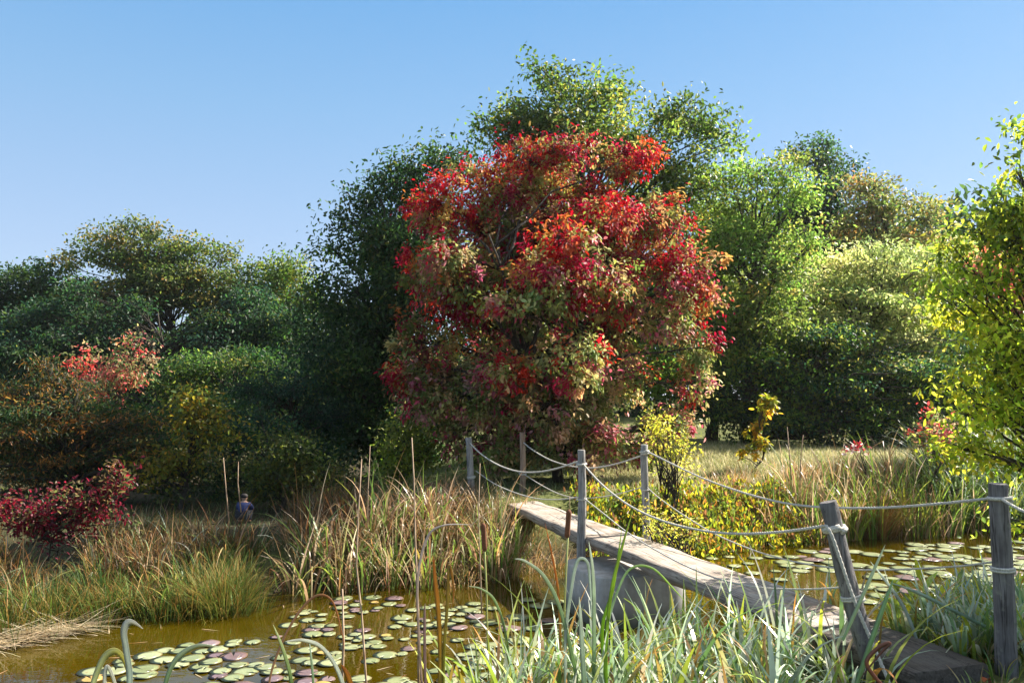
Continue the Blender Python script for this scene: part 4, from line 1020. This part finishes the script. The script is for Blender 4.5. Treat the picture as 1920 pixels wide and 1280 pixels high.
# ------------------------------------------------------------------ near bank: foreground grass
DKGR = [(3, (.045, .10, .02)), (2, (.07, .14, .025)), (1, (.03, .07, .02))]
YGR = [(2, (.30, .34, .03)), (2, (.22, .30, .03)), (1, (.42, .36, .04)), (.7, (.45, .2, .04))]
FORE = BLUEG + DKGR + DKGR + YGR + FRESH
def foreground():
    r = np.random.default_rng(401); b = Bag()
    def patch(poly_px, z, n, L, W, tilt, bend, c0, c1, kink, per=8, sd=.05):
        poly = np.array([G(px, py, z)[:2] for px, py in poly_px]); lo, hi = poly.min(0), poly.max(0)
        pts = []
        while len(pts) < n // per:
            x, y = r.uniform(lo, hi); ins = False
            for i in range(len(poly)):
                (ax, ay), (bx, by) = poly[i], poly[(i + 1) % len(poly)]
                if (ay > y) != (by > y) and x < (bx - ax) * (y - ay) / (by - ay) + ax: ins = not ins
            if ins:
                q = np.array((x, y, 0)); s = np.dot(q - np.array((BL[0], BL[1], 0)), BPERP)
                if -.06 < s < DECK_W + .06 and y > 5: continue     # nothing grows through the deck
                pts.append((x, y, 0.))
        p, az = clumped(np.array(pts), per, r, sd); m = len(p)
        b.add(*blades(p, r.uniform(*L, m), r.uniform(*W, m), az, np.abs(r.normal(tilt, tilt * .8, m)), r.uniform(*bend, m), jitcol(pick(c0, m, r), r), jitcol(pick(c1, m, r), r), r, 9, kink=kink))
    MIX = BLUEG + YGR + [(1.5, (.3, .14, .05)), (3, (.55, .56, .48))]  # whitish entries paint glare onto the blade tips
    patch([(850, 1360), (930, 1290), (1080, 1275), (1280, 1255), (1400, 1215), (1500, 1190), (1600, 1230), (1660, 1420), (820, 1420)], .34, 560, (.4, .9), (.026, .052), .17, (.2, 1.8), FORE, MIX, .16)
    patch([(840, 1300), (1640, 1280), (1640, 1500), (840, 1500)], .34, 760, (.3, .75), (.020, .046), .18, (.2, 1.8), FORE, MIX, .14)
    patch([(900, 1300), (1100, 1235), (1500, 1190), (1620, 1290), (1660, 1420), (860, 1420)], .34, 600, (.15, .4), (.005, .012), .28, (.2, 1.6), FRESH + TAN, FRESH + TAN + STRAW, .15)
    patch([(1640, 1210), (1760, 1175), (1930, 1165), (1960, 1260), (1850, 1250)], .74, 620, (.22, .6), (.018, .036), .22, (.2, 1.6), FORE, MIX, .12)
    patch([(1640, 1210), (1760, 1150), (1930, 1140), (1960, 1260), (1850, 1250)], .74, 900, (.1, .35), (.006, .014), .3, (.2, 1.6), FRESH + TAN, FRESH + DIM, .12)
    patch([(1660, 1300), (1900, 1240), (1960, 1500), (1640, 1500)], .74, 700, (.10, .26), (.006, .014), .25, (.2, 1.8), FRESH, FRESH + TAN, .12)
    patch([(1690, 1190), (1800, 1150), (1930, 1140), (1960, 1230), (1860, 1250), (1830, 1235)], .5, 420, (.3, .7), (.016, .030), .2, (.2, 1.6), FORE, MIX, .12)
    patch([(1650, 1160), (1800, 1130), (1930, 1130), (1960, 1230), (1840, 1235)], .5, 800, (.2, .45), (.005, .012), .3, (.2, 1.5), FRESH + TAN, FRESH + TAN, .1)
    patch([(1400, 1150), (1560, 1180), (1640, 1220), (1640, 1240), (1460, 1210)], .3, 200, (.25, .6), (.008, .02), .2, (.2, 1.2), BLUEG + TAN, MIX, .15)
    patch([(880, 1330), (960, 1280), (1060, 1300), (1280, 1300), (1400, 1225), (1600, 1260), (1640, 1420), (860, 1420)], .34, 200, (.75, 1.2), (.016, .034), .12, (.3, 1.9), FORE, MIX, .2, per=4)
    # broad yellow leaves beside the deck end
    n = 150; pp = np.array([G(px, py, .55) for px, py in zip(r.uniform(1660, 1920, n), r.uniform(1150, 1215, n))])
    pp[:, 2] = np.maximum(hgt(pp[:, 0], pp[:, 1]), 0) + r.uniform(.05, .4, n)
    V, F = leaves(pp, np.stack([r.normal(0, .5, n), r.normal(0, .3, n), r.uniform(.3, 1, n)], 1), np.stack([r.normal(0, .5, n), -np.abs(r.normal(.7, .3, n)), r.normal(.2, .3, n)], 1), r.uniform(.12, .22, n), r.uniform(.05, .08, n))
    b.add(V, F, np.repeat(jitcol(pick([(3, (.4, .38, .02)), (3, (.25, .32, .03)), (2, (.14, .2, .03))], n, r), r), 6, 0))
    o = b.build('bank_grass', M_GLOSS); tag(o, 'broad silvery green blades growing on the near bank', kind='stuff')
foreground()

# bits of reed adrift on the pond
def debris():
    r = np.random.default_rng(402); n = 90
    q = np.array([G(px, py, 0) for px, py in zip(r.uniform(-20, 1100, n), r.uniform(1100, 1290, n))])
    q = q[pond_sd(q[:, 0], q[:, 1]) < -.1]; n = len(q); q[:, 2] = .006
    b = Bag(); b.add(*blades(q, r.uniform(.06, .35, n), r.uniform(.006, .014, n), r.uniform(0, 6.28, n), np.full(n, 1.55), r.uniform(-.04, .02, n), jitcol(pick(STRAW + TAN, n, r), r), jitcol(pick(STRAW + RUST, n, r), r), r, 3, twist=.1))
    o = b.build('floating_debris', M_DRY); tag(o, 'scraps of dead reed floating on the pond', kind='stuff')
debris()

# single blades and stalks that stand out
def strap(pts, w, c0, c1, name, label, cat='reed leaf', group=None, mat=None):
    """one leaf blade: pts (px,py,Y); width in metres; gently channelled ribbon with thickness"""
    q = np.array([P(*p) for p in pts]); m = len(q); out = []
    for i in range(m - 1):
        p0, p1, p2, p3 = q[max(i - 1, 0)], q[i], q[i + 1], q[min(i + 2, m - 1)]
        for s in range(8):
            t = s / 8; out.append(.5 * (2 * p1 + (p2 - p0) * t + (2 * p0 - 5 * p1 + 4 * p2 - p3) * t * t + (3 * p1 - p0 - 3 * p2 + p3) * t ** 3))
    out.append(q[-1]); q = np.array(out); n = len(q)
    tn = np.gradient(q, axis=0); tn = unit(tn); vd = unit(np.array((.35, 1., .15))[None]); side = unit(np.cross(tn, np.broadcast_to(vd, tn.shape))); nm = np.cross(side, tn)
    t = np.linspace(0, 1, n); wd = w * .5 * np.clip(1.15 * (1 - t ** 3.5) + .03, .05, 1) * np.clip(.65 + t * 2, 0, 1)
    e = w * .05
    V = np.stack([q - side * wd[:, None], q + nm * e, q + side * wd[:, None], q + nm * (e - .0025)], 1).reshape(-1, 3)
    F = []
    for i in range(n - 1):
        for k in range(4):
            k2 = (k + 1) % 4; F.append((i * 4 + k, i * 4 + k2, (i + 1) * 4 + k2, (i + 1) * 4 + k))
    col = np.repeat(np.array(c0)[None] * (1 - t[:, None]) + np.array(c1)[None] * t[:, None], 4, 0)
    me = mesh_np(name, V, np.array(F), col, False)
    o = link(name, me, mat or M_BLADE); tag(o, label, cat, group); return o
SIL, GRN, YEL, BRN, PURP = (.42, .47, .40), (.16, .25, .06), (.40, .34, .03), (.30, .13, .035), (.28, .2, .18)
LG = 'single reed leaves standing in the foreground'
strap([(238, 1330, 3.3), (243, 1270, 3.3), (236, 1215, 3.3), (232, 1185, 3.3), (238, 1168, 3.3), (250, 1166, 3.3), (268, 1178, 3.3)], .034, (.36, .42, .36), (.5, .48, .42), 'reed_leaf', 'upright silvery leaf with its tip hooked over at the bottom left', group=LG)
strap([(160, 1330, 3.4), (178, 1270, 3.4), (195, 1232, 3.4), (215, 1220, 3.4), (230, 1232, 3.4), (240, 1262, 3.4), (245, 1320, 3.4)], .030, (.42, .46, .3), YEL, 'reed_leaf', 'short pale leaf arched to a yellow tip in front of the left lily pads', group=LG)
strap([(300, 1330, 3.8), (315, 1265, 3.8), (335, 1230, 3.8), (370, 1210, 3.8), (412, 1212, 3.8)], .026, (.16, .24, .12), (.45, .47, .35), 'reed_leaf', 'slim green leaf bending right over the left lily pads', group=LG)
strap([(200, 1330, 3.5), (196, 1270, 3.5), (203, 1250, 3.5), (218, 1290, 3.5), (222, 1330, 3.5)], .022, (.5, .5, .44), (.5, .5, .42), 'reed_leaf', 'small white folded leaf at the bottom edge beside the hooked leaf', group=LG)
strap([(548, 1330, 4.6), (545, 1270, 4.6), (530, 1215, 4.6), (512, 1170, 4.6)], .026, GRN, (.45, .47, .3), 'reed_leaf', 'straight green leaf leaning left in front of the lily pads', group=LG)
strap([(500, 1330, 4.8), (508, 1262, 4.8), (535, 1190, 4.8), (570, 1135, 4.8), (600, 1115, 4.8), (625, 1130, 4.8), (642, 1190, 4.8), (645, 1215, 4.8)], .016, (.34, .24, .15), BRN, 'reed_leaf', 'thin dark leaf bent in a high brown arch over the lily pads', group=LG)
strap([(655, 1330, 4.6), (635, 1260, 4.6), (605, 1215, 4.6), (570, 1200, 4.6), (535, 1202, 4.6)], .028, (.45, .48, .42), (.6, .6, .52), 'reed_leaf', 'white leaf arching left over the lily pads', group=LG)
strap([(640, 1245, 4.7), (650, 1262, 4.7), (660, 1290, 4.7), (672, 1330, 4.7)][::-1], .04, (.40, .26, .03), BRN, 'reed_leaf', 'stubby orange brown leaf standing upright at the bottom edge', group=LG)
strap([(590, 1330, 4.9), (586, 1260, 4.9), (580, 1200, 4.9)], .018, GRN, SIL, 'reed_leaf', 'short straight green leaf under the brown arch', group=LG)
strap([(822, 1330, 5.3), (826, 1240, 5.3), (822, 1150, 5.3), (815, 1080, 5.3), (812, 1040, 5.3)], .034, (.38, .30, .05), (.34, .14, .03), 'reed_leaf', 'tall orange and yellow leaf standing left of the cattail', group=LG)
strap([(832, 1330, 5.3), (832, 1230, 5.3), (838, 1140, 5.3), (842, 1060, 5.3), (850, 1100, 5.3), (848, 1140, 5.3)], .022, (.24, .26, .05), BRN, 'reed_leaf', 'tall brown leaf with its tip snapped downward left of the cattail', group=LG)
strap([(795, 1330, 5.4), (787, 1220, 5.4), (783, 1090, 5.4), (800, 1010, 5.4), (830, 985, 5.4), (885, 983, 5.4)], .018, (.32, .24, .18), (.48, .45, .44), 'reed_leaf', 'pale mauve leaf arching right above the reeds', group=LG)
strap([(800, 1330, 5.2), (797, 1260, 5.2), (796, 1160, 5.2), (797, 1130, 5.2)], .02, PURP, PURP, 'reed_leaf', 'broken mauve stalk standing in the lily pads', group=LG)
strap([(1090, 1330, 5.0), (1075, 1240, 5.0), (1050, 1140, 5.0), (1020, 1080, 5.0), (985, 1052, 5.0), (965, 1047, 5.0)], .026, (.14, .24, .05), (.5, .52, .45), 'reed_leaf', 'large green leaf arching left in front of the pier', group=LG)
strap([(1145, 1330, 5.0), (1132, 1240, 5.0), (1130, 1170, 5.0), (1150, 1100, 5.0), (1166, 990, 5.0)], .022, (.2, .33, .03), (.26, .40, .03), 'reed_leaf', 'bright green upright leaf in front of the deck, the left of a pair', group=LG)
strap([(1140, 1330, 4.95), (1136, 1220, 4.95), (1146, 1110, 4.95), (1165, 1030, 4.95), (1183, 968, 4.95)], .022, (.2, .33, .03), (.34, .42, .06), 'reed_leaf', 'bright green slanting leaf in front of the deck, the right of a pair', group=LG)
strap([(1128, 1330, 5.1), (1138, 1180, 5.1), (1165, 1090, 5.1), (1190, 1062, 5.1), (1225, 1066, 5.1), (1260, 1100, 5.1), (1285, 1128, 5.1)], .016, (.3, .38, .3), (.3, .42, .05), 'reed_leaf', 'thin leaf making a wide arch in front of the deck', group=LG)
strap([(1112, 1330, 5.2), (1114, 1200, 5.2), (1112, 1080, 5.2), (1104, 1015, 5.2)], .026, (.20, .30, .14), (.55, .58, .5), 'reed_leaf', 'upright blue green leaf ending just below the pier post', group=LG)
strap([(1062, 1330, 5.0), (1060, 1200, 5.0), (1070, 1110, 5.0), (1082, 1053, 5.0), (1100, 1052, 5.0), (1106, 1090, 5.0), (1110, 1170, 5.0)], .022, (.36, .4, .34), (.4, .46, .38), 'reed_leaf', 'pale leaf folded over below the pier post', group=LG)
strap([(1098, 1330, 4.7), (1092, 1225, 4.7), (1086, 1118, 4.7)], .03, (.14, .22, .12), (.55, .58, .5), 'reed_leaf', 'blunt pale leaf standing before the pier', group=LG)
strap([(1052, 1330, 5.3), (1050, 1180, 5.3), (1044, 1090, 5.3), (1022, 980, 5.3)], .018, (.3, .24, .05), (.4, .13, .03), 'reed_leaf', 'orange tipped leaf leaning left beside the cattail', group=LG)
strap([(960, 1330, 5.6), (950, 1200, 5.6), (930, 1130, 5.6), (905, 1105, 5.6), (878, 1098, 5.6)], .02, (.14, .24, .05), (.4, .44, .3), 'reed_leaf', 'green leaf drooping left over the open water', group=LG)
strap([(1640, 1330, 4.6), (1580, 1200, 4.6), (1660, 1020, 4.6)][1:] , .02, (.2, .28, .16), (.4, .45, .36), 'reed_leaf', 'straight blue green leaf crossing in front of the tilted post', group=LG)
strap([(1590, 1330, 4.5), (1620, 1240, 4.5), (1655, 1140, 4.5), (1675, 1085, 4.5)], .026, (.14, .22, .1), (.2, .3, .18), 'reed_leaf', 'stiff green leaf leaning right beside the tilted post', group=LG)
strap([(1880, 1190, 5.6), (1800, 1150, 5.6), (1720, 1110, 5.6), (1670, 1092, 5.6)], .026, (.2, .3, .2), (.46, .52, .44), 'reed_leaf', 'long silvery leaf leaning left between the two near posts', group=LG)
strap([(1720, 1200, 5.8), (1690, 1130, 5.8), (1632, 1052, 5.8)], .024, (.36, .42, .36), (.52, .56, .5), 'reed_leaf', 'silvery upright leaf over the right hand lily pads', group=LG)
strap([(1662, 1290, 4.4), (1640, 1268, 4.4), (1625, 1240, 4.4), (1645, 1215, 4.4), (1668, 1205, 4.4), (1650, 1225, 4.4), (1610, 1275, 4.4)], .022, (.2, .1, .07), (.14, .07, .05), 'reed_leaf', 'dark dry leaf curled at the near end of the deck', group=LG)

# dry stalks
def stalk(pts, r, label, colmat, group='tall dry stalks above the reeds'):
    b = TB(); q = [P(*p) for p in pts]; b.tube(q, list(np.linspace(r, r * .45, len(q))), 5)
    # small joints and a tattered sheath
    o = b.build('dry_stalk', colmat); tag(o, label, 'dry stalk', group); return o
m, nd, ln, bs = new_mat('dry_stem'); bs.inputs['Roughness'].default_value = .8
tc = nd.new('ShaderNodeTexCoord'); nn = noise(nd, ln, 12, 4, tc.outputs['Object'])
rr_ = ramp(nd, ln, nn.outputs[0], [(.3, (.22, .13, .075)), (.7, (.46, .33, .22))]); ln.new(rr_.outputs[0], bs.inputs['Base Color'])
M_STEM = m
stalk([(690, 1330, 5.2), (684, 1240, 5.2), (678, 1150, 5.2), (668, 1060, 5.2), (672, 960, 5.2), (678, 860, 5.2)], .008, 'tall thin dry stalk rising from the lily pads to above the reeds', M_STEM)
stalk([(688, 1010, 11.3), (690, 920, 11.3), (694, 835, 11.3)], .01, 'thin dry stalk standing behind the tall lily pad stalk', M_STEM)
stalk([(640, 1330, 5.2), (644, 1200, 5.2), (642, 1104, 5.2)], .011, 'short dark dry stalk cut off above the lily pads', M_STEM)
stalk([(785, 1330, 5.5), (784, 1150, 5.5), (778, 1000, 5.5), (776, 900, 5.5), (772, 820, 5.5)], .009, 'tall dry stalk left of the orange leaf', M_STEM)
stalk([(903, 1150, 6.6), (900, 1050, 6.6), (897, 960, 6.6), (900, 868, 6.6)], .007, 'thin dry stalk beside the left cattail', M_STEM)
stalk([(430, 985, 11.6), (424, 920, 11.6), (419, 858, 11.6)], .011, 'stout dry stalk left of the crouching figure', M_STEM)
stalk([(452, 960, 11.6), (446, 905, 11.6), (447, 865, 11.6)], .010, 'stout dry stalk in front of the crouching figure', M_STEM)
stalk([(1484, 900, 14.6), (1480, 850, 14.6), (1476, 800, 14.6)], .014, 'tall rusty stalk at the left of the right hand reeds', M_STEM)
stalk([(1500, 900, 14.6), (1502, 850, 14.6), (1506, 815, 14.6)], .012, 'rusty stalk second from the left in the right hand reeds', M_STEM)

# cattails
def cattail(pts, top, head0, head1, label, Y, lean):
    e = empty('cattail', tuple(P(*pts[0]))); tag(e, label, 'cattail', 'cattails in front of the footbridge')
    b = TB(); b.tube([P(*p) for p in pts] + [P(*head1, Y)], .0065, 7); b.build('stem', M_CSTEM, e)
    a, c = P(*head0, Y), P(*head1, Y); b = TB(); m = 12; rad = []
    for i in range(m + 1):
        f = i / m; rad.append(.0185 * (min(1, (f + .015) / .07) ** .5 if f < .07 else (min(1, (1.015 - f) / .07) ** .5 if f > .93 else 1)) * (1 + .03 * math.sin(f * 9)))
    b.tube([a + (c - a) * i / m for i in range(m + 1)], rad, 14); b.build('seed_head', M_CHEAD, e)
    b = TB(); d = P(*top, Y); b.tube([c, (c + d) / 2 + np.array((.002, 0, 0)), d], [.004, .003, .002], 5); b.build('tip', M_CTIP, e)
    return e
m, nd, ln, bs = new_mat('cattail_brown'); bs.inputs['Roughness'].default_value = .95
tc = nd.new('ShaderNodeTexCoord'); nn = noise(nd, ln, 160, 3, tc.outputs['Object'])
q_ = ramp(nd, ln, nn.outputs[0], [(.3, (.085, .028, .012)), (.7, (.2, .075, .03))]); ln.new(q_.outputs[0], bs.inputs['Base Color']); M_CHEAD = m
m, nd, ln, bs = new_mat('cattail_stem'); bs.inputs['Base Color'].default_value = (.32, .33, .1, 1); bs.inputs['Roughness'].default_value = .5; M_CSTEM = m
M_CTIP = M_STEM
cattail([(1052, 1330, 5.6), (1056, 1200, 5.6), (1060, 1100, 5.6)], (1068, 930), (1063, 1008), (1067, 955), 'cattail with brown seed head in front of the deck left of the pier post', 5.6, 0)
cattail([(918, 1330, 5.9), (914, 1200, 5.9), (912, 1100, 5.9)], (901, 950), (909, 1033), (906, 980), 'cattail with brown seed head in front of the reeds left of the deck', 5.9, 0)

# fallen leaves beside the deck end
def fallen():
    r = np.random.default_rng(501); n = 40
    for i in range(14):
        px, py = r.uniform(1770, 1850), r.uniform(1262, 1290); q = G(px, py, .82)
        z = float(hgt(q[0:1], q[1:2])[0]) + .02
        V, F = leaves(np.array([[0, 0, 0.]]), np.array([[math.cos(i), math.sin(i), .25]]), np.array([[r.normal(0, .3), r.normal(0, .3), 1.]]), .09, .06, .3, .3)
        V2 = np.concatenate([V, V - (0, 0, .001)])
        me = mesh_np('fallen_leaf', V2, np.concatenate([F, F[:, ::-1] + 6]), np.repeat(pick([(2, (.4, .1, .03)), (1, (.25, .06, .03))], 1, r), 12, 0))
        o = link('fallen_leaf', me, M_DRY); o.location = (q[0], q[1], z + .004 * i)
        tag(o, 'rusty fallen leaf on the ground at the near end of the deck', 'leaf', 'fallen leaves by the deck end')
fallen()

# ------------------------------------------------------------------ crouching child in a navy jacket, far left bank
def person():
    q = P(455, 955, 16.0); g = float(hgt(q[0:1], q[1:2])[0]); base = np.array((q[0], q[1], g))
    e = empty('person', tuple(base)); e.scale = (.95,) * 3
    tag(e, 'small person in a navy jacket crouching behind the bank grass, seen from behind', 'person')
    def skin(name, pts, edges, rads, root, mat, sub=2):
        me = bpy.data.meshes.new(name); me.from_pydata(pts, edges, []); me.update()
        o = link(name, me, mat, e)
        o.modifiers.new('skin', 'SKIN'); me.skin_vertices or None
        if not me.skin_vertices:
            bpy.context.view_layer.objects.active = o
        for i, sv in enumerate(me.skin_vertices[0].data):
            sv.radius = (rads[i], rads[i]); sv.use_root = (i == root)
        s = o.modifiers.new('sub', 'SUBSURF'); s.levels = sub; s.render_levels = sub
        return o
    def pm(name, c, rough=.8):
        m, nd, ln, bs = new_mat(name); bs.inputs['Roughness'].default_value = rough
        tc = nd.new('ShaderNodeTexCoord'); n = noise(nd, ln, 30, 4, tc.outputs['Object'])
        r = ramp(nd, ln, n.outputs[0], [(.3, tuple(x * .7 for x in c)), (.7, tuple(x * 1.3 for x in c))]); ln.new(r.outputs[0], bs.inputs['Base Color']); return m
    skinm, navy, dark, hair = pm('skin', (.42, .25, .17)), pm('navy_cloth', (.018, .03, .11)), pm('dark_trousers', (.02, .022, .03)), pm('dark_hair', (.015, .011, .010))
    # crouching, about 0.62 m high, facing away from the camera
    pts = [(0, 0, .20), (0, .03, .30), (0, .06, .40), (0, .08, .455), (0, .09, .50), (0, .10, .555), (0, .10, .60),
           (-.10, .08, .40), (-.15, .14, .30), (-.08, .24, .25), (-.05, .28, .24), (.10, .08, .40), (.15, .14, .30), (.08, .24, .25), (.05, .28, .24),
           (-.09, .02, .19), (-.11, .20, .27), (-.10, .10, .05), (-.10, .20, .03), (.09, .02, .19), (.11, .20, .27), (.10, .10, .05), (.10, .20, .03)]
    ed = [(0, 1), (1, 2), (2, 3), (3, 4), (4, 5), (5, 6), (2, 7), (7, 8), (8, 9), (9, 10), (2, 11), (11, 12), (12, 13), (13, 14), (0, 15), (15, 16), (16, 17), (17, 18), (0, 19), (19, 20), (20, 21), (21, 22)]
    rad = [.085, .088, .085, .04, .062, .078, .05, .045, .034, .026, .02, .045, .034, .026, .02, .06, .045, .035, .03, .06, .045, .035, .03]
    skin('body', pts, ed, rad, 0, skinm)
    jp = [pts[i] for i in (0, 1, 2, 7, 8, 9, 11, 12, 13)] + [(0, .075, .44)]
    skin('jacket', jp, [(0, 1), (1, 2), (2, 3), (3, 4), (4, 5), (2, 6), (6, 7), (7, 8), (2, 9)], [.11, .112, .108, .06, .05, .042, .06, .05, .042, .062], 0, navy)
    tp = [pts[i] for i in (0, 15, 16, 17, 19, 20, 21)]
    skin('trousers', tp, [(0, 1), (1, 2), (2, 3), (0, 4), (4, 5), (5, 6)], [.10, .075, .06, .05, .075, .06, .05], 0, dark)
    skin('hair', [(0, .075, .50), (0, .085, .56), (0, .10, .61)], [(0, 1), (1, 2)], [.066, .088, .056], 0, hair)
person()

# ------------------------------------------------------------------ thin autumn haze in the air
def haze():
    bm = bmesh.new(); bmesh.ops.create_cube(bm, size=1)
    me = bpy.data.meshes.new('haze'); bm.to_mesh(me); bm.free()
    m = bpy.data.materials.new('haze_air'); m.use_nodes = True; nd, ln = m.node_tree.nodes, m.node_tree.links; nd.clear()
    o_ = nd.new('ShaderNodeOutputMaterial'); v = nd.new('ShaderNodeVolumePrincipled')
    v.inputs['Color'].default_value = (.95, .96, 1, 1); v.inputs['Density'].default_value = .00025; v.inputs['Anisotropy'].default_value = .55
    ln.new(v.outputs[0], o_.inputs['Volume'])
    o = link('haze', me, m); o.scale = (1900, 1500, 19); o.location = (0, 430, 7.5)
    tag(o, 'thin bright haze in the autumn air', kind='stuff')
haze()
